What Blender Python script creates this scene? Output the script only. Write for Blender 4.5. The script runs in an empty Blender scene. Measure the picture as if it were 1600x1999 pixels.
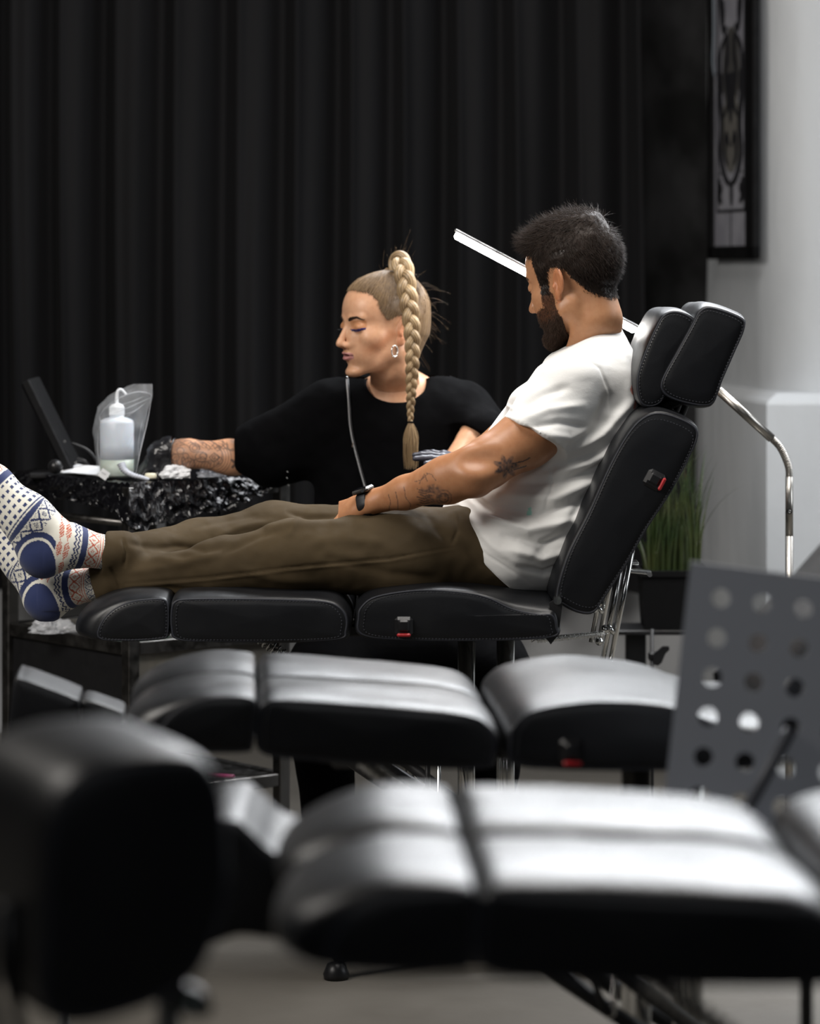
import bpy, math, random
import numpy as np
from mathutils import Vector, Matrix, Euler
random.seed(7)
rng = np.random.default_rng(7)
SC = bpy.context.scene
COL = SC.collection
PI = math.pi
CAMH = 1.4; FPX = 6000.0; HOR = 520.0

# ------------------------------------------------------------ camera
cam_d = bpy.data.cameras.new('camera'); cam = bpy.data.objects.new('camera', cam_d); COL.objects.link(cam)
cam.location = (0, 0, CAMH); cam.rotation_euler = (PI/2, 0, 0)
cam_d.sensor_fit = 'HORIZONTAL'; cam_d.sensor_width = 24.0; cam_d.lens = 90.0
cam_d.shift_y = -(999.5-HOR)/1999.0 * (1999.0/1600.0)
cam_d.clip_end = 60
cam_d.dof.use_dof = True; cam_d.dof.focus_distance = 6.25; cam_d.dof.aperture_fstop = 2.3
SC.camera = cam

# ------------------------------------------------------------ world, lights, exposure
SC.view_settings.view_transform = 'Standard'; SC.view_settings.look = 'None'
SC.view_settings.gamma = 1.0; SC.view_settings.use_curve_mapping = False
SC.view_settings.exposure = 0.0
w = bpy.data.worlds.new('world'); SC.world = w; w.use_nodes = True
w.node_tree.nodes['Background'].inputs[0].default_value = (0.6, 0.68, 0.8, 1)
w.node_tree.nodes['Background'].inputs[1].default_value = 0.008
def area(name, loc, target, sx, sy, power, col=(1,1,1), spread=180):
    l = bpy.data.lights.new(name, 'AREA'); l.shape = 'RECTANGLE'; l.size = sx; l.size_y = sy
    l.energy = power; l.color = col; l.spread = math.radians(spread)
    o = bpy.data.objects.new(name, l); COL.objects.link(o); o.location = loc
    d = Vector(target)-Vector(loc); o.rotation_euler = d.to_track_quat('-Z', 'Y').to_euler()
    return o
LIGHTS = [
 ('ceiling_light_over_bench', (0.5, 5.9, 3.3), (0.3, 6.3, 0.7), 1.4, 0.9, 62, (1.0, 0.96, 0.91)),
 ('ceiling_light_front', (-2.2, 4.4, 2.7), (-0.05, 6.7, 1.1), 1.4, 1.1, 84, (1.0, 0.95, 0.89)),
 ('window_right', (3.4, 6.2, 1.9), (0.9, 8.4, 1.2), 1.8, 1.8, 38, (0.90, 0.95, 1.0)),
 ('ceiling_light_behind_camera', (0.4, 0.6, 3.1), (0.9, 5.0, 1.0), 2.4, 1.4, 20, (0.95, 0.97, 1.0)),
 ('ceiling_light_back', (1.2, 7.6, 2.75), (0.7, 3.0, 0.6), 2.8, 0.8, 172, (0.93, 0.96, 1.0)),
]
for a in LIGHTS: area(*a)

# ------------------------------------------------------------ helpers
def P(px, py, Y): return np.array([(px-800.0)*Y/FPX, Y, CAMH-(py-HOR)*Y/FPX])
def V3(*a): return np.array(a, float)
def nrm(v): v = np.asarray(v, float); return v/(np.linalg.norm(v)+1e-12)
def lerp(a, b, t): return a+(b-a)*t
def sstep(a, b, x): t = np.clip((x-a)/(b-a), 0, 1); return t*t*(3-2*t)

def tag(o, label=None, cat=None, group=None, kind=None):
    if label: o['label'] = label
    if cat: o['category'] = cat
    if group: o['group'] = group
    if kind: o['kind'] = kind
    return o
def thing(name, label, cat, loc=(0,0,0), rotz=0.0, group=None):
    o = bpy.data.objects.new(name, None); COL.objects.link(o); o.empty_display_size = 0.05
    o.location = loc; o.rotation_euler = (0, 0, rotz)
    return tag(o, label, cat, group)
def origin_of(o):
    v = Vector((0,0,0))
    while o is not None: v = v+o.location; o = o.parent
    return v
def mesh_obj(name, V, F, mat, parent=None, smooth=True, world=True, col=None, base=None, label=None):
    V = np.asarray(V, float)
    off = np.zeros(3)
    if parent is not None:
        if world: off = np.array(origin_of(parent))
    elif base is not None: off = np.array(base, float)
    elif world:
        lo, hi = V.min(0), V.max(0); off = np.array([(lo[0]+hi[0])/2, (lo[1]+hi[1])/2, lo[2]])
    me = bpy.data.meshes.new(name)
    if isinstance(F, np.ndarray):
        n, k = F.shape
        me.vertices.add(len(V)); me.vertices.foreach_set('co', (V-off).astype(np.float32).ravel())
        me.loops.add(n*k); me.loops.foreach_set('vertex_index', F.astype(np.int32).ravel())
        me.polygons.add(n); me.polygons.foreach_set('loop_start', np.arange(0, n*k, k, dtype=np.int32))
        me.update(calc_edges=True)
    else:
        me.from_pydata((V-off).tolist(), [], [list(f) for f in F])
    me.polygons.foreach_set('use_smooth', [smooth]*len(me.polygons))
    if col is not None:
        a = me.color_attributes.new('Col', 'FLOAT_COLOR', 'POINT')
        c4 = np.ones((len(V), 4), np.float32); c4[:, :3] = col
        a.data.foreach_set('color', c4.ravel())
    if mat is not None: me.materials.append(mat)
    me.validate(); me.update()
    o = bpy.data.objects.new(name, me); COL.objects.link(o)
    if parent is not None:
        o.parent = parent
    if parent is None: o.location = off
    if label: o['label'] = label
    return o
def struct(name, V, F, mat, smooth=False):
    o = mesh_obj(name, V, F, mat, smooth=smooth); o['kind'] = 'structure'; return o

class MB:
    """collects shapes into one mesh"""
    def __init__(s): s.V = []; s.F = []
    def add(s, V, F):
        n = len(s.V); s.V += [tuple(v) for v in V]; s.F += [tuple(i+n for i in f) for f in F]; return s
    def box(s, c, size, R=None, bev=0.0):
        c = np.array(c, float); h = np.array(size, float)/2
        b = min(bev, h.min()*0.9)
        if b <= 0:
            vs = [(x, y, z) for x in (-1, 1) for y in (-1, 1) for z in (-1, 1)]
            V = np.array(vs)*h
            F = [(0,1,3,2), (4,6,7,5), (0,4,5,1), (2,3,7,6), (0,2,6,4), (1,5,7,3)]
        else:
            V = []; F = []; idx = {}
            for sx in (-1, 1):
                for sy in (-1, 1):
                    for sz in (-1, 1):
                        sg = (sx, sy, sz)
                        for ax in range(3):
                            p = [sg[i]*(h[i]-(0 if i == ax else b)) for i in range(3)]
                            idx[sg+(ax,)] = len(V); V.append(p)
            V = np.array(V)
            q = [(-1,-1), (1,-1), (1,1), (-1,1)]
            for ax in range(3):
                o = [i for i in range(3) if i != ax]
                for sg in (-1, 1):
                    f = []
                    for a, b2 in q:
                        t = [0,0,0]; t[ax] = sg; t[o[0]] = a; t[o[1]] = b2
                        f.append(idx[tuple(t)+(ax,)])
                    flip = (sg > 0) == (ax == 1)
                    F.append(tuple(f[::-1]) if flip else tuple(f))
            for ax in range(3):
                o = [i for i in range(3) if i != ax]
                for a in (-1, 1):
                    for b2 in (-1, 1):
                        t0 = [0,0,0]; t0[ax] = -1; t0[o[0]] = a; t0[o[1]] = b2
                        t1 = list(t0); t1[ax] = 1
                        F.append((idx[tuple(t0)+(o[0],)], idx[tuple(t1)+(o[0],)], idx[tuple(t1)+(o[1],)], idx[tuple(t0)+(o[1],)]))
            for sx in (-1, 1):
                for sy in (-1, 1):
                    for sz in (-1, 1):
                        F.append(tuple(idx[(sx, sy, sz, a)] for a in range(3)))
        if R is not None: V = V @ np.array(R).T
        return s.add(V+c, F)
    def tube(s, pts, r, n=10, cap=True, flat=None):
        pts = np.array(pts, float); m = len(pts)
        rr = np.full(m, r) if np.isscalar(r) else np.array(r, float)
        T = np.gradient(pts, axis=0); T /= (np.linalg.norm(T, axis=1)[:, None]+1e-12)
        up = np.array([0, 0, 1.0]) if abs(T[0][2]) < 0.9 else np.array([1.0, 0, 0])
        u = nrm(np.cross(T[0], up)); V = []
        for i in range(m):
            u = nrm(u-T[i]*np.dot(u, T[i])); v = np.cross(T[i], u)
            for k in range(n):
                a = 2*PI*k/n
                V.append(pts[i]+rr[i]*(math.cos(a)*u+math.sin(a)*v*(flat or 1)))
        F = []
        for i in range(m-1):
            for k in range(n):
                F.append((i*n+k, i*n+(k+1) % n, (i+1)*n+(k+1) % n, (i+1)*n+k))
        if cap:
            F.append(tuple(range(n))[::-1]); F.append(tuple((m-1)*n+k for k in range(n)))
        return s.add(V, F)
    def cyl(s, a, b, r, n=20, r2=None):
        a = np.array(a, float); b = np.array(b, float)
        return s.tube([a, b], [r, r if r2 is None else r2], n)
    def lathe(s, prof, c=(0,0,0), n=32, R=None, closed=False):
        V = []; F = []
        for (r, z) in prof:
            for k in range(n):
                a = 2*PI*k/n; V.append((r*math.cos(a), r*math.sin(a), z))
        m = len(prof)
        for i in range(m-1):
            for k in range(n): F.append((i*n+k, i*n+(k+1) % n, (i+1)*n+(k+1) % n, (i+1)*n+k))
        if not closed:
            if prof[0][0] > 1e-6: F.append(tuple(range(n))[::-1])
            if prof[-1][0] > 1e-6: F.append(tuple((m-1)*n+k for k in range(n)))
        V = np.array(V)
        if R is not None: V = V @ np.array(R).T
        return s.add(V+np.array(c), F)
    def ball(s, c, r, n=16, sc=(1,1,1), R=None):
        prof = [(r*math.sin(PI*i/n)+1e-7, -r*math.cos(PI*i/n)) for i in range(n+1)]
        V0 = MB().lathe(prof, (0,0,0), n*2)
        V = np.array(V0.V)*np.array(sc)
        if R is not None: V = V @ np.array(R).T
        return s.add(V+np.array(c), V0.F)
    def prism(s, poly, y0, y1):
        """polygon in XZ extruded along Y"""
        n = len(poly)
        V = [(x, y0, z) for x, z in poly]+[(x, y1, z) for x, z in poly]
        F = [tuple(range(n)), tuple(range(2*n-1, n-1, -1))]
        F += [(i, i+n, (i+1) % n+n, (i+1) % n) for i in range(n)]
        return s.add(V, F)
    def build(s, name, mat, parent=None, smooth=False, world=True, label=None, base=None):
        o = mesh_obj(name, s.V, s.F, mat, parent, smooth, world, label=label, base=base)
        if smooth == 'auto':
            pass
        return o
def auto_smooth(o, ang=40):
    me = o.data
    me.polygons.foreach_set('use_smooth', [True]*len(me.polygons))
    try: me.set_sharp_from_angle(angle=math.radians(ang))
    except Exception: pass
    return o
def rotm(ax, deg):
    return np.array(Matrix.Rotation(math.radians(deg), 3, ax))
def spline(pts, n):
    """Catmull-Rom through pts -> n samples"""
    pts = np.array(pts, float); m = len(pts)
    q = np.vstack([2*pts[0]-pts[1], pts, 2*pts[-1]-pts[-2]])
    t = np.linspace(0, m-1-1e-9, n); i = t.astype(int); f = (t-i)[:, None]
    p0, p1, p2, p3 = q[i], q[i+1], q[i+2], q[i+3]
    return 0.5*((2*p1)+(-p0+p2)*f+(2*p0-5*p1+4*p2-p3)*f*f+(-p0+3*p1-3*p2+p3)*f**3)
def closed_spline(pts, n):
    pts = np.array(pts, float); m = len(pts)
    t = np.linspace(0, m, n, endpoint=False); i = t.astype(int); f = (t-i)[:, None]
    p0, p1, p2, p3 = pts[(i-1) % m], pts[i % m], pts[(i+1) % m], pts[(i+2) % m]
    return 0.5*((2*p1)+(-p0+p2)*f+(2*p0-5*p1+4*p2-p3)*f*f+(-p0+3*p1-3*p2+p3)*f**3)

# ------------------------------------------------------------ smooth noise (numpy)
def vnoise(p, seed=0):
    p = np.asarray(p, float); i = np.floor(p).astype(np.int64); f = p-i; f = f*f*(3-2*f)
    def h(a, b, c):
        n = (a*73856093) ^ (b*19349663) ^ (c*83492791) ^ (seed*2654435761)
        n = (n ^ (n >> 13))*1274126177; n = n & 0x7fffffff
        return (n/float(0x7fffffff))*2-1
    r = 0
    for dx in (0, 1):
        for dy in (0, 1):
            for dz in (0, 1):
                wgt = (f[..., 0] if dx else 1-f[..., 0])*(f[..., 1] if dy else 1-f[..., 1])*(f[..., 2] if dz else 1-f[..., 2])
                r = r+wgt*h(i[..., 0]+dx, i[..., 1]+dy, i[..., 2]+dz)
    return r

# ------------------------------------------------------------ implicit surfaces
class Field:
    def __init__(s, lo, hi, h):
        s.lo = np.array(lo, float); s.h = h
        s.n = np.ceil((np.array(hi)-s.lo)/h).astype(int)+1
        s.ax = [s.lo[i]+h*np.arange(s.n[i]) for i in range(3)]
        s.d = np.full(tuple(s.n), 0.05, np.float32)
    def put(s, fn, lo, hi, k=0.01, op='u'):
        m = k+2.5*s.h
        a = np.clip(np.floor((np.array(lo)-m-s.lo)/s.h).astype(int), 0, s.n)
        b = np.clip(np.ceil((np.array(hi)+m-s.lo)/s.h).astype(int)+1, 0, s.n)
        if (b <= a).any(): return s
        sl = tuple(slice(a[i], b[i]) for i in range(3))
        X, Y, Z = np.meshgrid(s.ax[0][sl[0]], s.ax[1][sl[1]], s.ax[2][sl[2]], indexing='ij')
        d = fn(X, Y, Z).astype(np.float32); g = s.d[sl]
        if op == 'u':
            h = np.maximum(k-np.abs(g-d), 0)/max(k, 1e-9); s.d[sl] = np.minimum(g, d)-h*h*k*0.25
        elif op == 's':
            d = -d; h = np.maximum(k-np.abs(g-d), 0)/max(k, 1e-9); s.d[sl] = np.maximum(g, d)+h*h*k*0.25
        elif op == 'i':
            h = np.maximum(k-np.abs(g-d), 0)/max(k, 1e-9); s.d[sl] = np.maximum(g, d)+h*h*k*0.25
        return s
    def ell(s, c, r, k=0.01, op='u', R=None):
        c = np.array(c, float); r = np.array([r]*3 if np.isscalar(r) else r, float)
        Ri = None if R is None else np.array(R, float)
        def fn(X, Y, Z):
            x, y, z = X-c[0], Y-c[1], Z-c[2]
            if Ri is not None:
                x, y, z = (Ri[0,0]*x+Ri[1,0]*y+Ri[2,0]*z, Ri[0,1]*x+Ri[1,1]*y+Ri[2,1]*z, Ri[0,2]*x+Ri[1,2]*y+Ri[2,2]*z)
            q = np.sqrt((x/r[0])**2+(y/r[1])**2+(z/r[2])**2)
            q2 = np.sqrt((x/r[0]**2)**2+(y/r[1]**2)**2+(z/r[2]**2)**2)
            return np.where(q2 > 1e-9, q*(q-1)/np.maximum(q2, 1e-9), -r.min())
        R_ = r.max() if R is not None else r
        return s.put(fn, c-R_, c+R_, k, op)
    def cone(s, a, b, ra, rb, k=0.01, op='u', n=None, fl=1.0):
        """tapered capsule; n = direction along which the section is scaled by fl"""
        a = np.array(a, float); b = np.array(b, float); ab = b-a; L2 = ab@ab
        nn = None if n is None else nrm(np.array(n, float)-ab*(np.array(n, float)@ab)/L2)
        def fn(X, Y, Z):
            x, y, z = X-a[0], Y-a[1], Z-a[2]
            t = np.clip((x*ab[0]+y*ab[1]+z*ab[2])/L2, 0, 1)
            x, y, z = x-t*ab[0], y-t*ab[1], z-t*ab[2]
            if nn is not None:
                q = x*nn[0]+y*nn[1]+z*nn[2]; e = (1/fl-1)*q
                x, y, z = x+e*nn[0], y+e*nn[1], z+e*nn[2]
                d = np.sqrt(x*x+y*y+z*z)-(ra+(rb-ra)*t)
                return d*min(1.0, fl)
            return np.sqrt(x*x+y*y+z*z)-(ra+(rb-ra)*t)
        R_ = max(ra, rb)*max(1, fl)
        return s.put(fn, np.minimum(a, b)-R_, np.maximum(a, b)+R_, k, op)
    def chain(s, pts, rs, k=0.01, n=None, fl=1.0, kk=None):
        for i in range(len(pts)-1):
            s.cone(pts[i], pts[i+1], rs[i], rs[i+1], (kk if (kk is not None and i) else k), 'u', n, fl)
        return s
    def half(s, c, n, op='s', k=0.002, lo=None, hi=None):
        """op 's': remove everything on the side n points to"""
        c = np.array(c, float); n = nrm(n)
        fn = lambda X, Y, Z: -((X-c[0])*n[0]+(Y-c[1])*n[1]+(Z-c[2])*n[2])
        return s.put(fn, s.lo if lo is None else lo, s.lo+s.h*s.n if hi is None else hi, k, op)
    def mesh(s):
        d = s.d; neg = d < 0
        nx, ny, nz = d.shape
        cnt = np.zeros((nx-1, ny-1, nz-1), np.int8)
        for dx in (0, 1):
            for dy in (0, 1):
                for dz in (0, 1): cnt += neg[dx:nx-1+dx, dy:ny-1+dy, dz:nz-1+dz]
        act = (cnt > 0) & (cnt < 8)
        I = np.argwhere(act); idx = -np.ones(act.shape, np.int64); idx[act] = np.arange(len(I))
        acc = np.zeros((len(I), 3)); num = np.zeros(len(I))
        cs = [(0,0,0), (1,0,0), (0,1,0), (1,1,0), (0,0,1), (1,0,1), (0,1,1), (1,1,1)]
        D = [d[I[:,0]+c[0], I[:,1]+c[1], I[:,2]+c[2]].astype(float) for c in cs]
        E = [(0,1), (2,3), (4,5), (6,7), (0,2), (1,3), (4,6), (5,7), (0,4), (1,5), (2,6), (3,7)]
        for a, b in E:
            m = (D[a] < 0) != (D[b] < 0)
            t = np.where(m, D[a]/(D[a]-D[b]+1e-20), 0)
            pa = np.array(cs[a]); pb = np.array(cs[b])
            acc += np.where(m[:, None], pa+t[:, None]*(pb-pa), 0); num += m
        V = s.lo+s.h*(I+acc/num[:, None])
        Fs = []
        for ax in range(3):
            o1, o2 = [(1, 2), (2, 0), (0, 1)][ax]
            sl0 = [slice(None)]*3; sl1 = [slice(None)]*3; sl0[ax] = slice(0, -1); sl1[ax] = slice(1, None)
            A = neg[tuple(sl0)]; B = neg[tuple(sl1)]; ch = A != B
            K = np.argwhere(ch)
            ok = (K[:, o1] > 0) & (K[:, o2] > 0) & (K[:, o1] < d.shape[o1]-1) & (K[:, o2] < d.shape[o2]-1)
            K = K[ok]; fl = A[K[:,0], K[:,1], K[:,2]]
            def g(a, b):
                q = K.copy(); q[:, o1] -= a; q[:, o2] -= b; return idx[q[:,0], q[:,1], q[:,2]]
            q = np.stack([g(1, 1), g(0, 1), g(0, 0), g(1, 0)], 1)
            q[~fl] = q[~fl][:, ::-1]
            Fs.append(q)
        F = np.vstack(Fs); F = F[(F >= 0).all(1)]
        return V, F
def vnormals(V, F):
    n = np.cross(V[F[:, 2]]-V[F[:, 0]], V[F[:, 3]]-V[F[:, 1]]); N = np.zeros_like(V)
    for i in range(4): np.add.at(N, F[:, i], n)
    return N/(np.linalg.norm(N, axis=1)[:, None]+1e-12)
def relax(V, F, it=2, f=0.5):
    e = np.vstack([F[:, [0, 1]], F[:, [1, 2]], F[:, [2, 3]], F[:, [3, 0]]])
    deg = np.zeros(len(V)); np.add.at(deg, e[:, 0], 1); np.add.at(deg, e[:, 1], 1)
    for _ in range(it):
        A = np.zeros_like(V); np.add.at(A, e[:, 0], V[e[:, 1]]); np.add.at(A, e[:, 1], V[e[:, 0]])
        V = V+f*(A/deg[:, None]-V)
    return V
def seg_dist(V, a, b):
    a = np.array(a, float); ab = np.array(b, float)-a
    t = np.clip(((V-a)@ab)/(ab@ab+1e-12), 0, 1)
    return np.linalg.norm(V-a-t[:, None]*ab, axis=1), t
def poly_dist2(Q, pts, closed=False):
    """2-D distance from points Q (N,2) to a polyline"""
    d = np.full(len(Q), 1e9); pts = [np.array(p, float) for p in pts]
    if closed: pts = pts+[pts[0]]
    for a, b in zip(pts[:-1], pts[1:]):
        ab = b-a; t = np.clip(((Q-a)@ab)/(ab@ab+1e-12), 0, 1)
        d = np.minimum(d, np.linalg.norm(Q-a-t[:, None]*ab, axis=1))
    return d
def inside(Q, poly):
    x, y = Q[:, 0], Q[:, 1]; r = np.zeros(len(Q), bool); n = len(poly)
    for i in range(n):
        x1, y1 = poly[i]; x2, y2 = poly[(i+1) % n]
        if y1 == y2: continue
        c = ((y1 > y) != (y2 > y)) & (x < (x2-x1)*(y-y1)/(y2-y1)+x1); r ^= c
    return r
def topix(V): return np.stack([800+V[:, 0]*FPX/V[:, 1], HOR+(CAMH-V[:, 2])*FPX/V[:, 1]], 1)

# ------------------------------------------------------------ materials
def mat(name, col, rough=0.5, metal=0.0, bump=None, mix=None, spec=0.5, aniso=None, coat=0.0, sheen=0.0, vcol=False, sss=0.0,
        emit=None, trans=0.0, alpha=1.0, rvar=None, ior=1.45):
    """bump = list of (kind, scale(xyz), strength, distance); mix = (col2, scale(xyz), lo, hi)"""
    m = bpy.data.materials.new(name); m.use_nodes = True; nt = m.node_tree; N = nt.nodes; L = nt.links
    b = N['Principled BSDF']
    b.inputs['Base Color'].default_value = (*col, 1); b.inputs['Roughness'].default_value = rough
    b.inputs['Metallic'].default_value = metal; b.inputs['Specular IOR Level'].default_value = spec
    b.inputs['Coat Weight'].default_value = coat; b.inputs['Coat Roughness'].default_value = 0.15
    b.inputs['Sheen Weight'].default_value = sheen; b.inputs['IOR'].default_value = ior
    b.inputs['Transmission Weight'].default_value = trans; b.inputs['Alpha'].default_value = alpha
    tc = N.new('ShaderNodeTexCoord')
    def tex(kind, sc):
        mp = N.new('ShaderNodeMapping'); L.new(tc.outputs['Object'], mp.inputs[0])
        mp.inputs['Scale'].default_value = sc if hasattr(sc, '__len__') else (sc,)*3
        if kind == 'voro':
            t = N.new('ShaderNodeTexVoronoi'); t.inputs['Scale'].default_value = 1; out = t.outputs['Distance']
        elif kind == 'wave':
            t = N.new('ShaderNodeTexWave'); t.inputs['Scale'].default_value = 1; t.inputs['Distortion'].default_value = 3; out = t.outputs['Fac']
        else:
            t = N.new('ShaderNodeTexNoise'); t.inputs['Scale'].default_value = 1
            t.inputs['Detail'].default_value = 6 if kind == 'noise' else 2; out = t.outputs['Fac']
        L.new(mp.outputs[0], t.inputs[0]); return out
    src = None
    if vcol:
        at = N.new('ShaderNodeAttribute'); at.attribute_name = 'Col'; src = at.outputs['Color']
    if mix:
        c2, sc, lo, hi = mix
        r = N.new('ShaderNodeMapRange'); L.new(tex('noise', sc), r.inputs[0]); r.inputs[1].default_value = lo; r.inputs[2].default_value = hi
        mx = N.new('ShaderNodeMix'); mx.data_type = 'RGBA'; L.new(r.outputs[0], mx.inputs[0])
        if vcol: L.new(src, mx.inputs[6])
        else: mx.inputs[6].default_value = (*col, 1)
        if vcol:
            ml = N.new('ShaderNodeMix'); ml.data_type = 'RGBA'; ml.blend_type = 'MULTIPLY'; ml.inputs[0].default_value = 1
            L.new(src, ml.inputs[6]); ml.inputs[7].default_value = (*c2, 1); L.new(ml.outputs[2], mx.inputs[7])
        else: mx.inputs[7].default_value = (*c2, 1)
        src = mx.outputs[2]
    if src is not None: L.new(src, b.inputs['Base Color'])
    if rvar:
        sc, lo, hi = rvar
        r = N.new('ShaderNodeMapRange'); L.new(tex('noise', sc), r.inputs[0]); r.inputs[1].default_value = 0.3; r.inputs[2].default_value = 0.7
        r.inputs[3].default_value = lo; r.inputs[4].default_value = hi; L.new(r.outputs[0], b.inputs['Roughness'])
    prev = None
    for (kind, sc, st, dist) in (bump or []):
        bp = N.new('ShaderNodeBump'); bp.inputs['Strength'].default_value = st; bp.inputs['Distance'].default_value = dist
        L.new(tex(kind, sc), bp.inputs['Height'])
        if prev is not None: L.new(prev, bp.inputs['Normal'])
        prev = bp.outputs[0]
    if prev is not None: L.new(prev, b.inputs['Normal'])
    if sss: 
        b.inputs['Subsurface Weight'].default_value = sss; b.inputs['Subsurface Radius'].default_value = (0.012, 0.005, 0.003)
        b.inputs['Subsurface Scale'].default_value = 1.0
    if emit:
        b.inputs['Emission Color'].default_value = (*emit[0], 1); b.inputs['Emission Strength'].default_value = emit[1]
    return m
M = {}
M['leather'] = mat('black_leather', (0.004, 0.0045, 0.006), 0.4, bump=[('voro', 900, 0.12, 0.0006), ('noise', 14, 0.25, 0.004)], spec=0.5, rvar=(8, 0.34, 0.46))
M['stitch'] = mat('black_thread', (0.02, 0.022, 0.03), 0.6)
M['chrome'] = mat('chrome', (0.72, 0.72, 0.7), 0.18, 1.0, rvar=(30, 0.12, 0.25))
M['nickel'] = mat('brushed_nickel', (0.42, 0.40, 0.37), 0.32, 1.0, bump=[('noise', (400, 400, 8), 0.1, 0.001)])
M['steel'] = mat('dark_brushed_steel', (0.16, 0.155, 0.15), 0.38, 1.0, mix=((0.09, 0.085, 0.08), (6, 6, 2), 0.3, 0.7), rvar=(40, 0.28, 0.5))
M['blackplastic'] = mat('black_plastic', (0.008, 0.008, 0.009), 0.38, rvar=(60, 0.3, 0.45))
M['blackmetal'] = mat('black_painted_metal', (0.01, 0.01, 0.011), 0.45, rvar=(40, 0.38, 0.5))
M['red'] = mat('red_plastic', (0.42, 0.015, 0.02), 0.4, rvar=(60, 0.35, 0.45))
M['concrete'] = mat('concrete_floor', (0.115, 0.105, 0.090), 0.62, mix=((0.075, 0.068, 0.058), (1.6, 1.6, 1), 0.35, 0.7), bump=[('noise', 9, 0.3, 0.004)], rvar=(5, 0.5, 0.75))
M['white_wall'] = mat('white_painted_plaster', (0.50, 0.52, 0.54), 0.6, mix=((0.40, 0.42, 0.44), (3, 3, 1.5), 0.4, 0.7), bump=[('noise', (16, 16, 5), 0.35, 0.01), ('noise', 60, 0.2, 0.003)])
M['dark_wall'] = mat('dark_mottled_plaster', (0.020, 0.020, 0.021), 0.85, spec=0.2, mix=((0.003, 0.003, 0.003), (4, 4, 2.6), 0.42, 0.6), bump=[('noise', 30, 0.3, 0.004)])
M['grey_wall'] = mat('grey_painted_plaster', (0.34, 0.345, 0.355), 0.7, mix=((0.28, 0.285, 0.29), (2, 2, 2), 0.35, 0.7), bump=[('noise', 20, 0.2, 0.004)])
M['curtain'] = mat('black_curtain_cloth', (0.0058, 0.0058, 0.0070), 0.75, bump=[('noise', (260, 260, 60), 0.25, 0.001)], sheen=0.02, spec=0.25, mix=((0.0038, 0.0038, 0.0046), (5, 5, 0.6), 0.35, 0.65))
# ------------------------------------------------------------ the room
struct('floor', *((lambda m: (m.V, m.F))(MB().box((0, 5.2, -0.05), (9.0, 12.4, 0.1)))), M['concrete'])
# low grey wall behind the curtain and the black curtain wall
m = MB().box((-1.4, 9.3, 1.7), (5.6, 0.2, 3.4)); struct('wall_back', m.V, m.F, M['grey_wall'])
# dark plaster strip of back wall beside the curtain
X0 = P(1246, 0, 9.05)[0]; X1 = P(1400, 0, 8.9)[0]
m = MB().box(((X0+X1)/2+0.03, 9.1, (3.4+0.51)/2), (X1-X0+0.12, 0.16, 3.4-0.51), bev=0.004); struct('trim_1', m.V, m.F, M['dark_wall'])
m = MB().box(((X0+X1)/2-0.3, 9.12, 0.25), (X1-X0+0.8, 0.16, 0.5), bev=0.004); struct('trim_2', m.V, m.F, M['grey_wall'])

def pillar_wall():
    """rounded white pilaster: side face runs from the dark wall to a soft corner, front face to the right"""
    a = P(1396, 0, 8.86)[:2]; c = P(1512, 0, 8.3)[:2]; e = np.array([3.6, 8.3])
    path = [np.array([a[0]-0.02, 9.3]), a]
    n = 12; q0 = a+(c-a)*0.70; q1 = c+(e-c)*0.055
    path += [a+(c-a)*t for t in (0.25, 0.5)]
    for i in range(n+1):
        t = i/n; path.append((1-t)**2*q0+2*t*(1-t)*c+t*t*q1)
    path += [c+(e-c)*t for t in (0.2, 0.5, 1.0)]+[np.array([3.6, 9.3])]
    path = np.array(path); zs = np.linspace(1.05, 3.4, 30); V = []; F = []
    for z in zs:
        for p in path:
            j = 0.006*vnoise(np.array([[p[0]*6, p[1]*6, z*2.5]]))[0]
            V.append((p[0]+j, p[1]+j, z))
    k = len(path)
    for i in range(len(zs)-1):
        for j in range(k-1): F.append((i*k+j, i*k+j+1, (i+1)*k+j+1, (i+1)*k+j))
    F.append(tuple(range(k))[::-1]); F.append(tuple((len(zs)-1)*k+j for j in range(k)))
    return V, F
V, F = pillar_wall(); o = struct('wall_right', V, F, M['white_wall'], True); auto_smooth(o, 50)
def plinth():
    zt = CAMH-(780-HOR)*8.2/FPX
    a = P(1370, 0, 8.85)[:2]; b = P(1496, 0, 8.16)[:2]
    poly = [(a[0], 9.2), (a[0], a[1]), (b[0], b[1]), (3.6, b[1]), (3.6, 9.2)]
    V = []; F = []; n = 5
    for dz, ins in ((0, 0), (zt-0.012, 0), (zt-0.003, 0.004), (zt+0.018, 0.03)):
        for i, (x, y) in enumerate(poly):
            V.append((x+(ins if i < 3 else 0), y+(ins if 0 < i < 4 else 0), dz))
    for r in range(3):
        for i in range(n): F.append((r*n+i, r*n+(i+1) % n, (r+1)*n+(i+1) % n, (r+1)*n+i))
    F.append(tuple(range(n))[::-1]); F.append(tuple(15+i for i in range(n)))
    return V, F
V, F = plinth(); struct('trim_3', V, F, M['white_wall'])
# ceiling and the walls outside the frame, which hold the light in
m = MB().box((0, 5.2, 3.5), (9.0, 12.4, 0.1)); struct('ceiling', m.V, m.F, M['dark_wall'])
m = MB().box((-4.3, 5.2, 1.7), (0.1, 12.4, 3.6)); struct('wall_left', m.V, m.F, M['dark_wall'])

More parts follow.
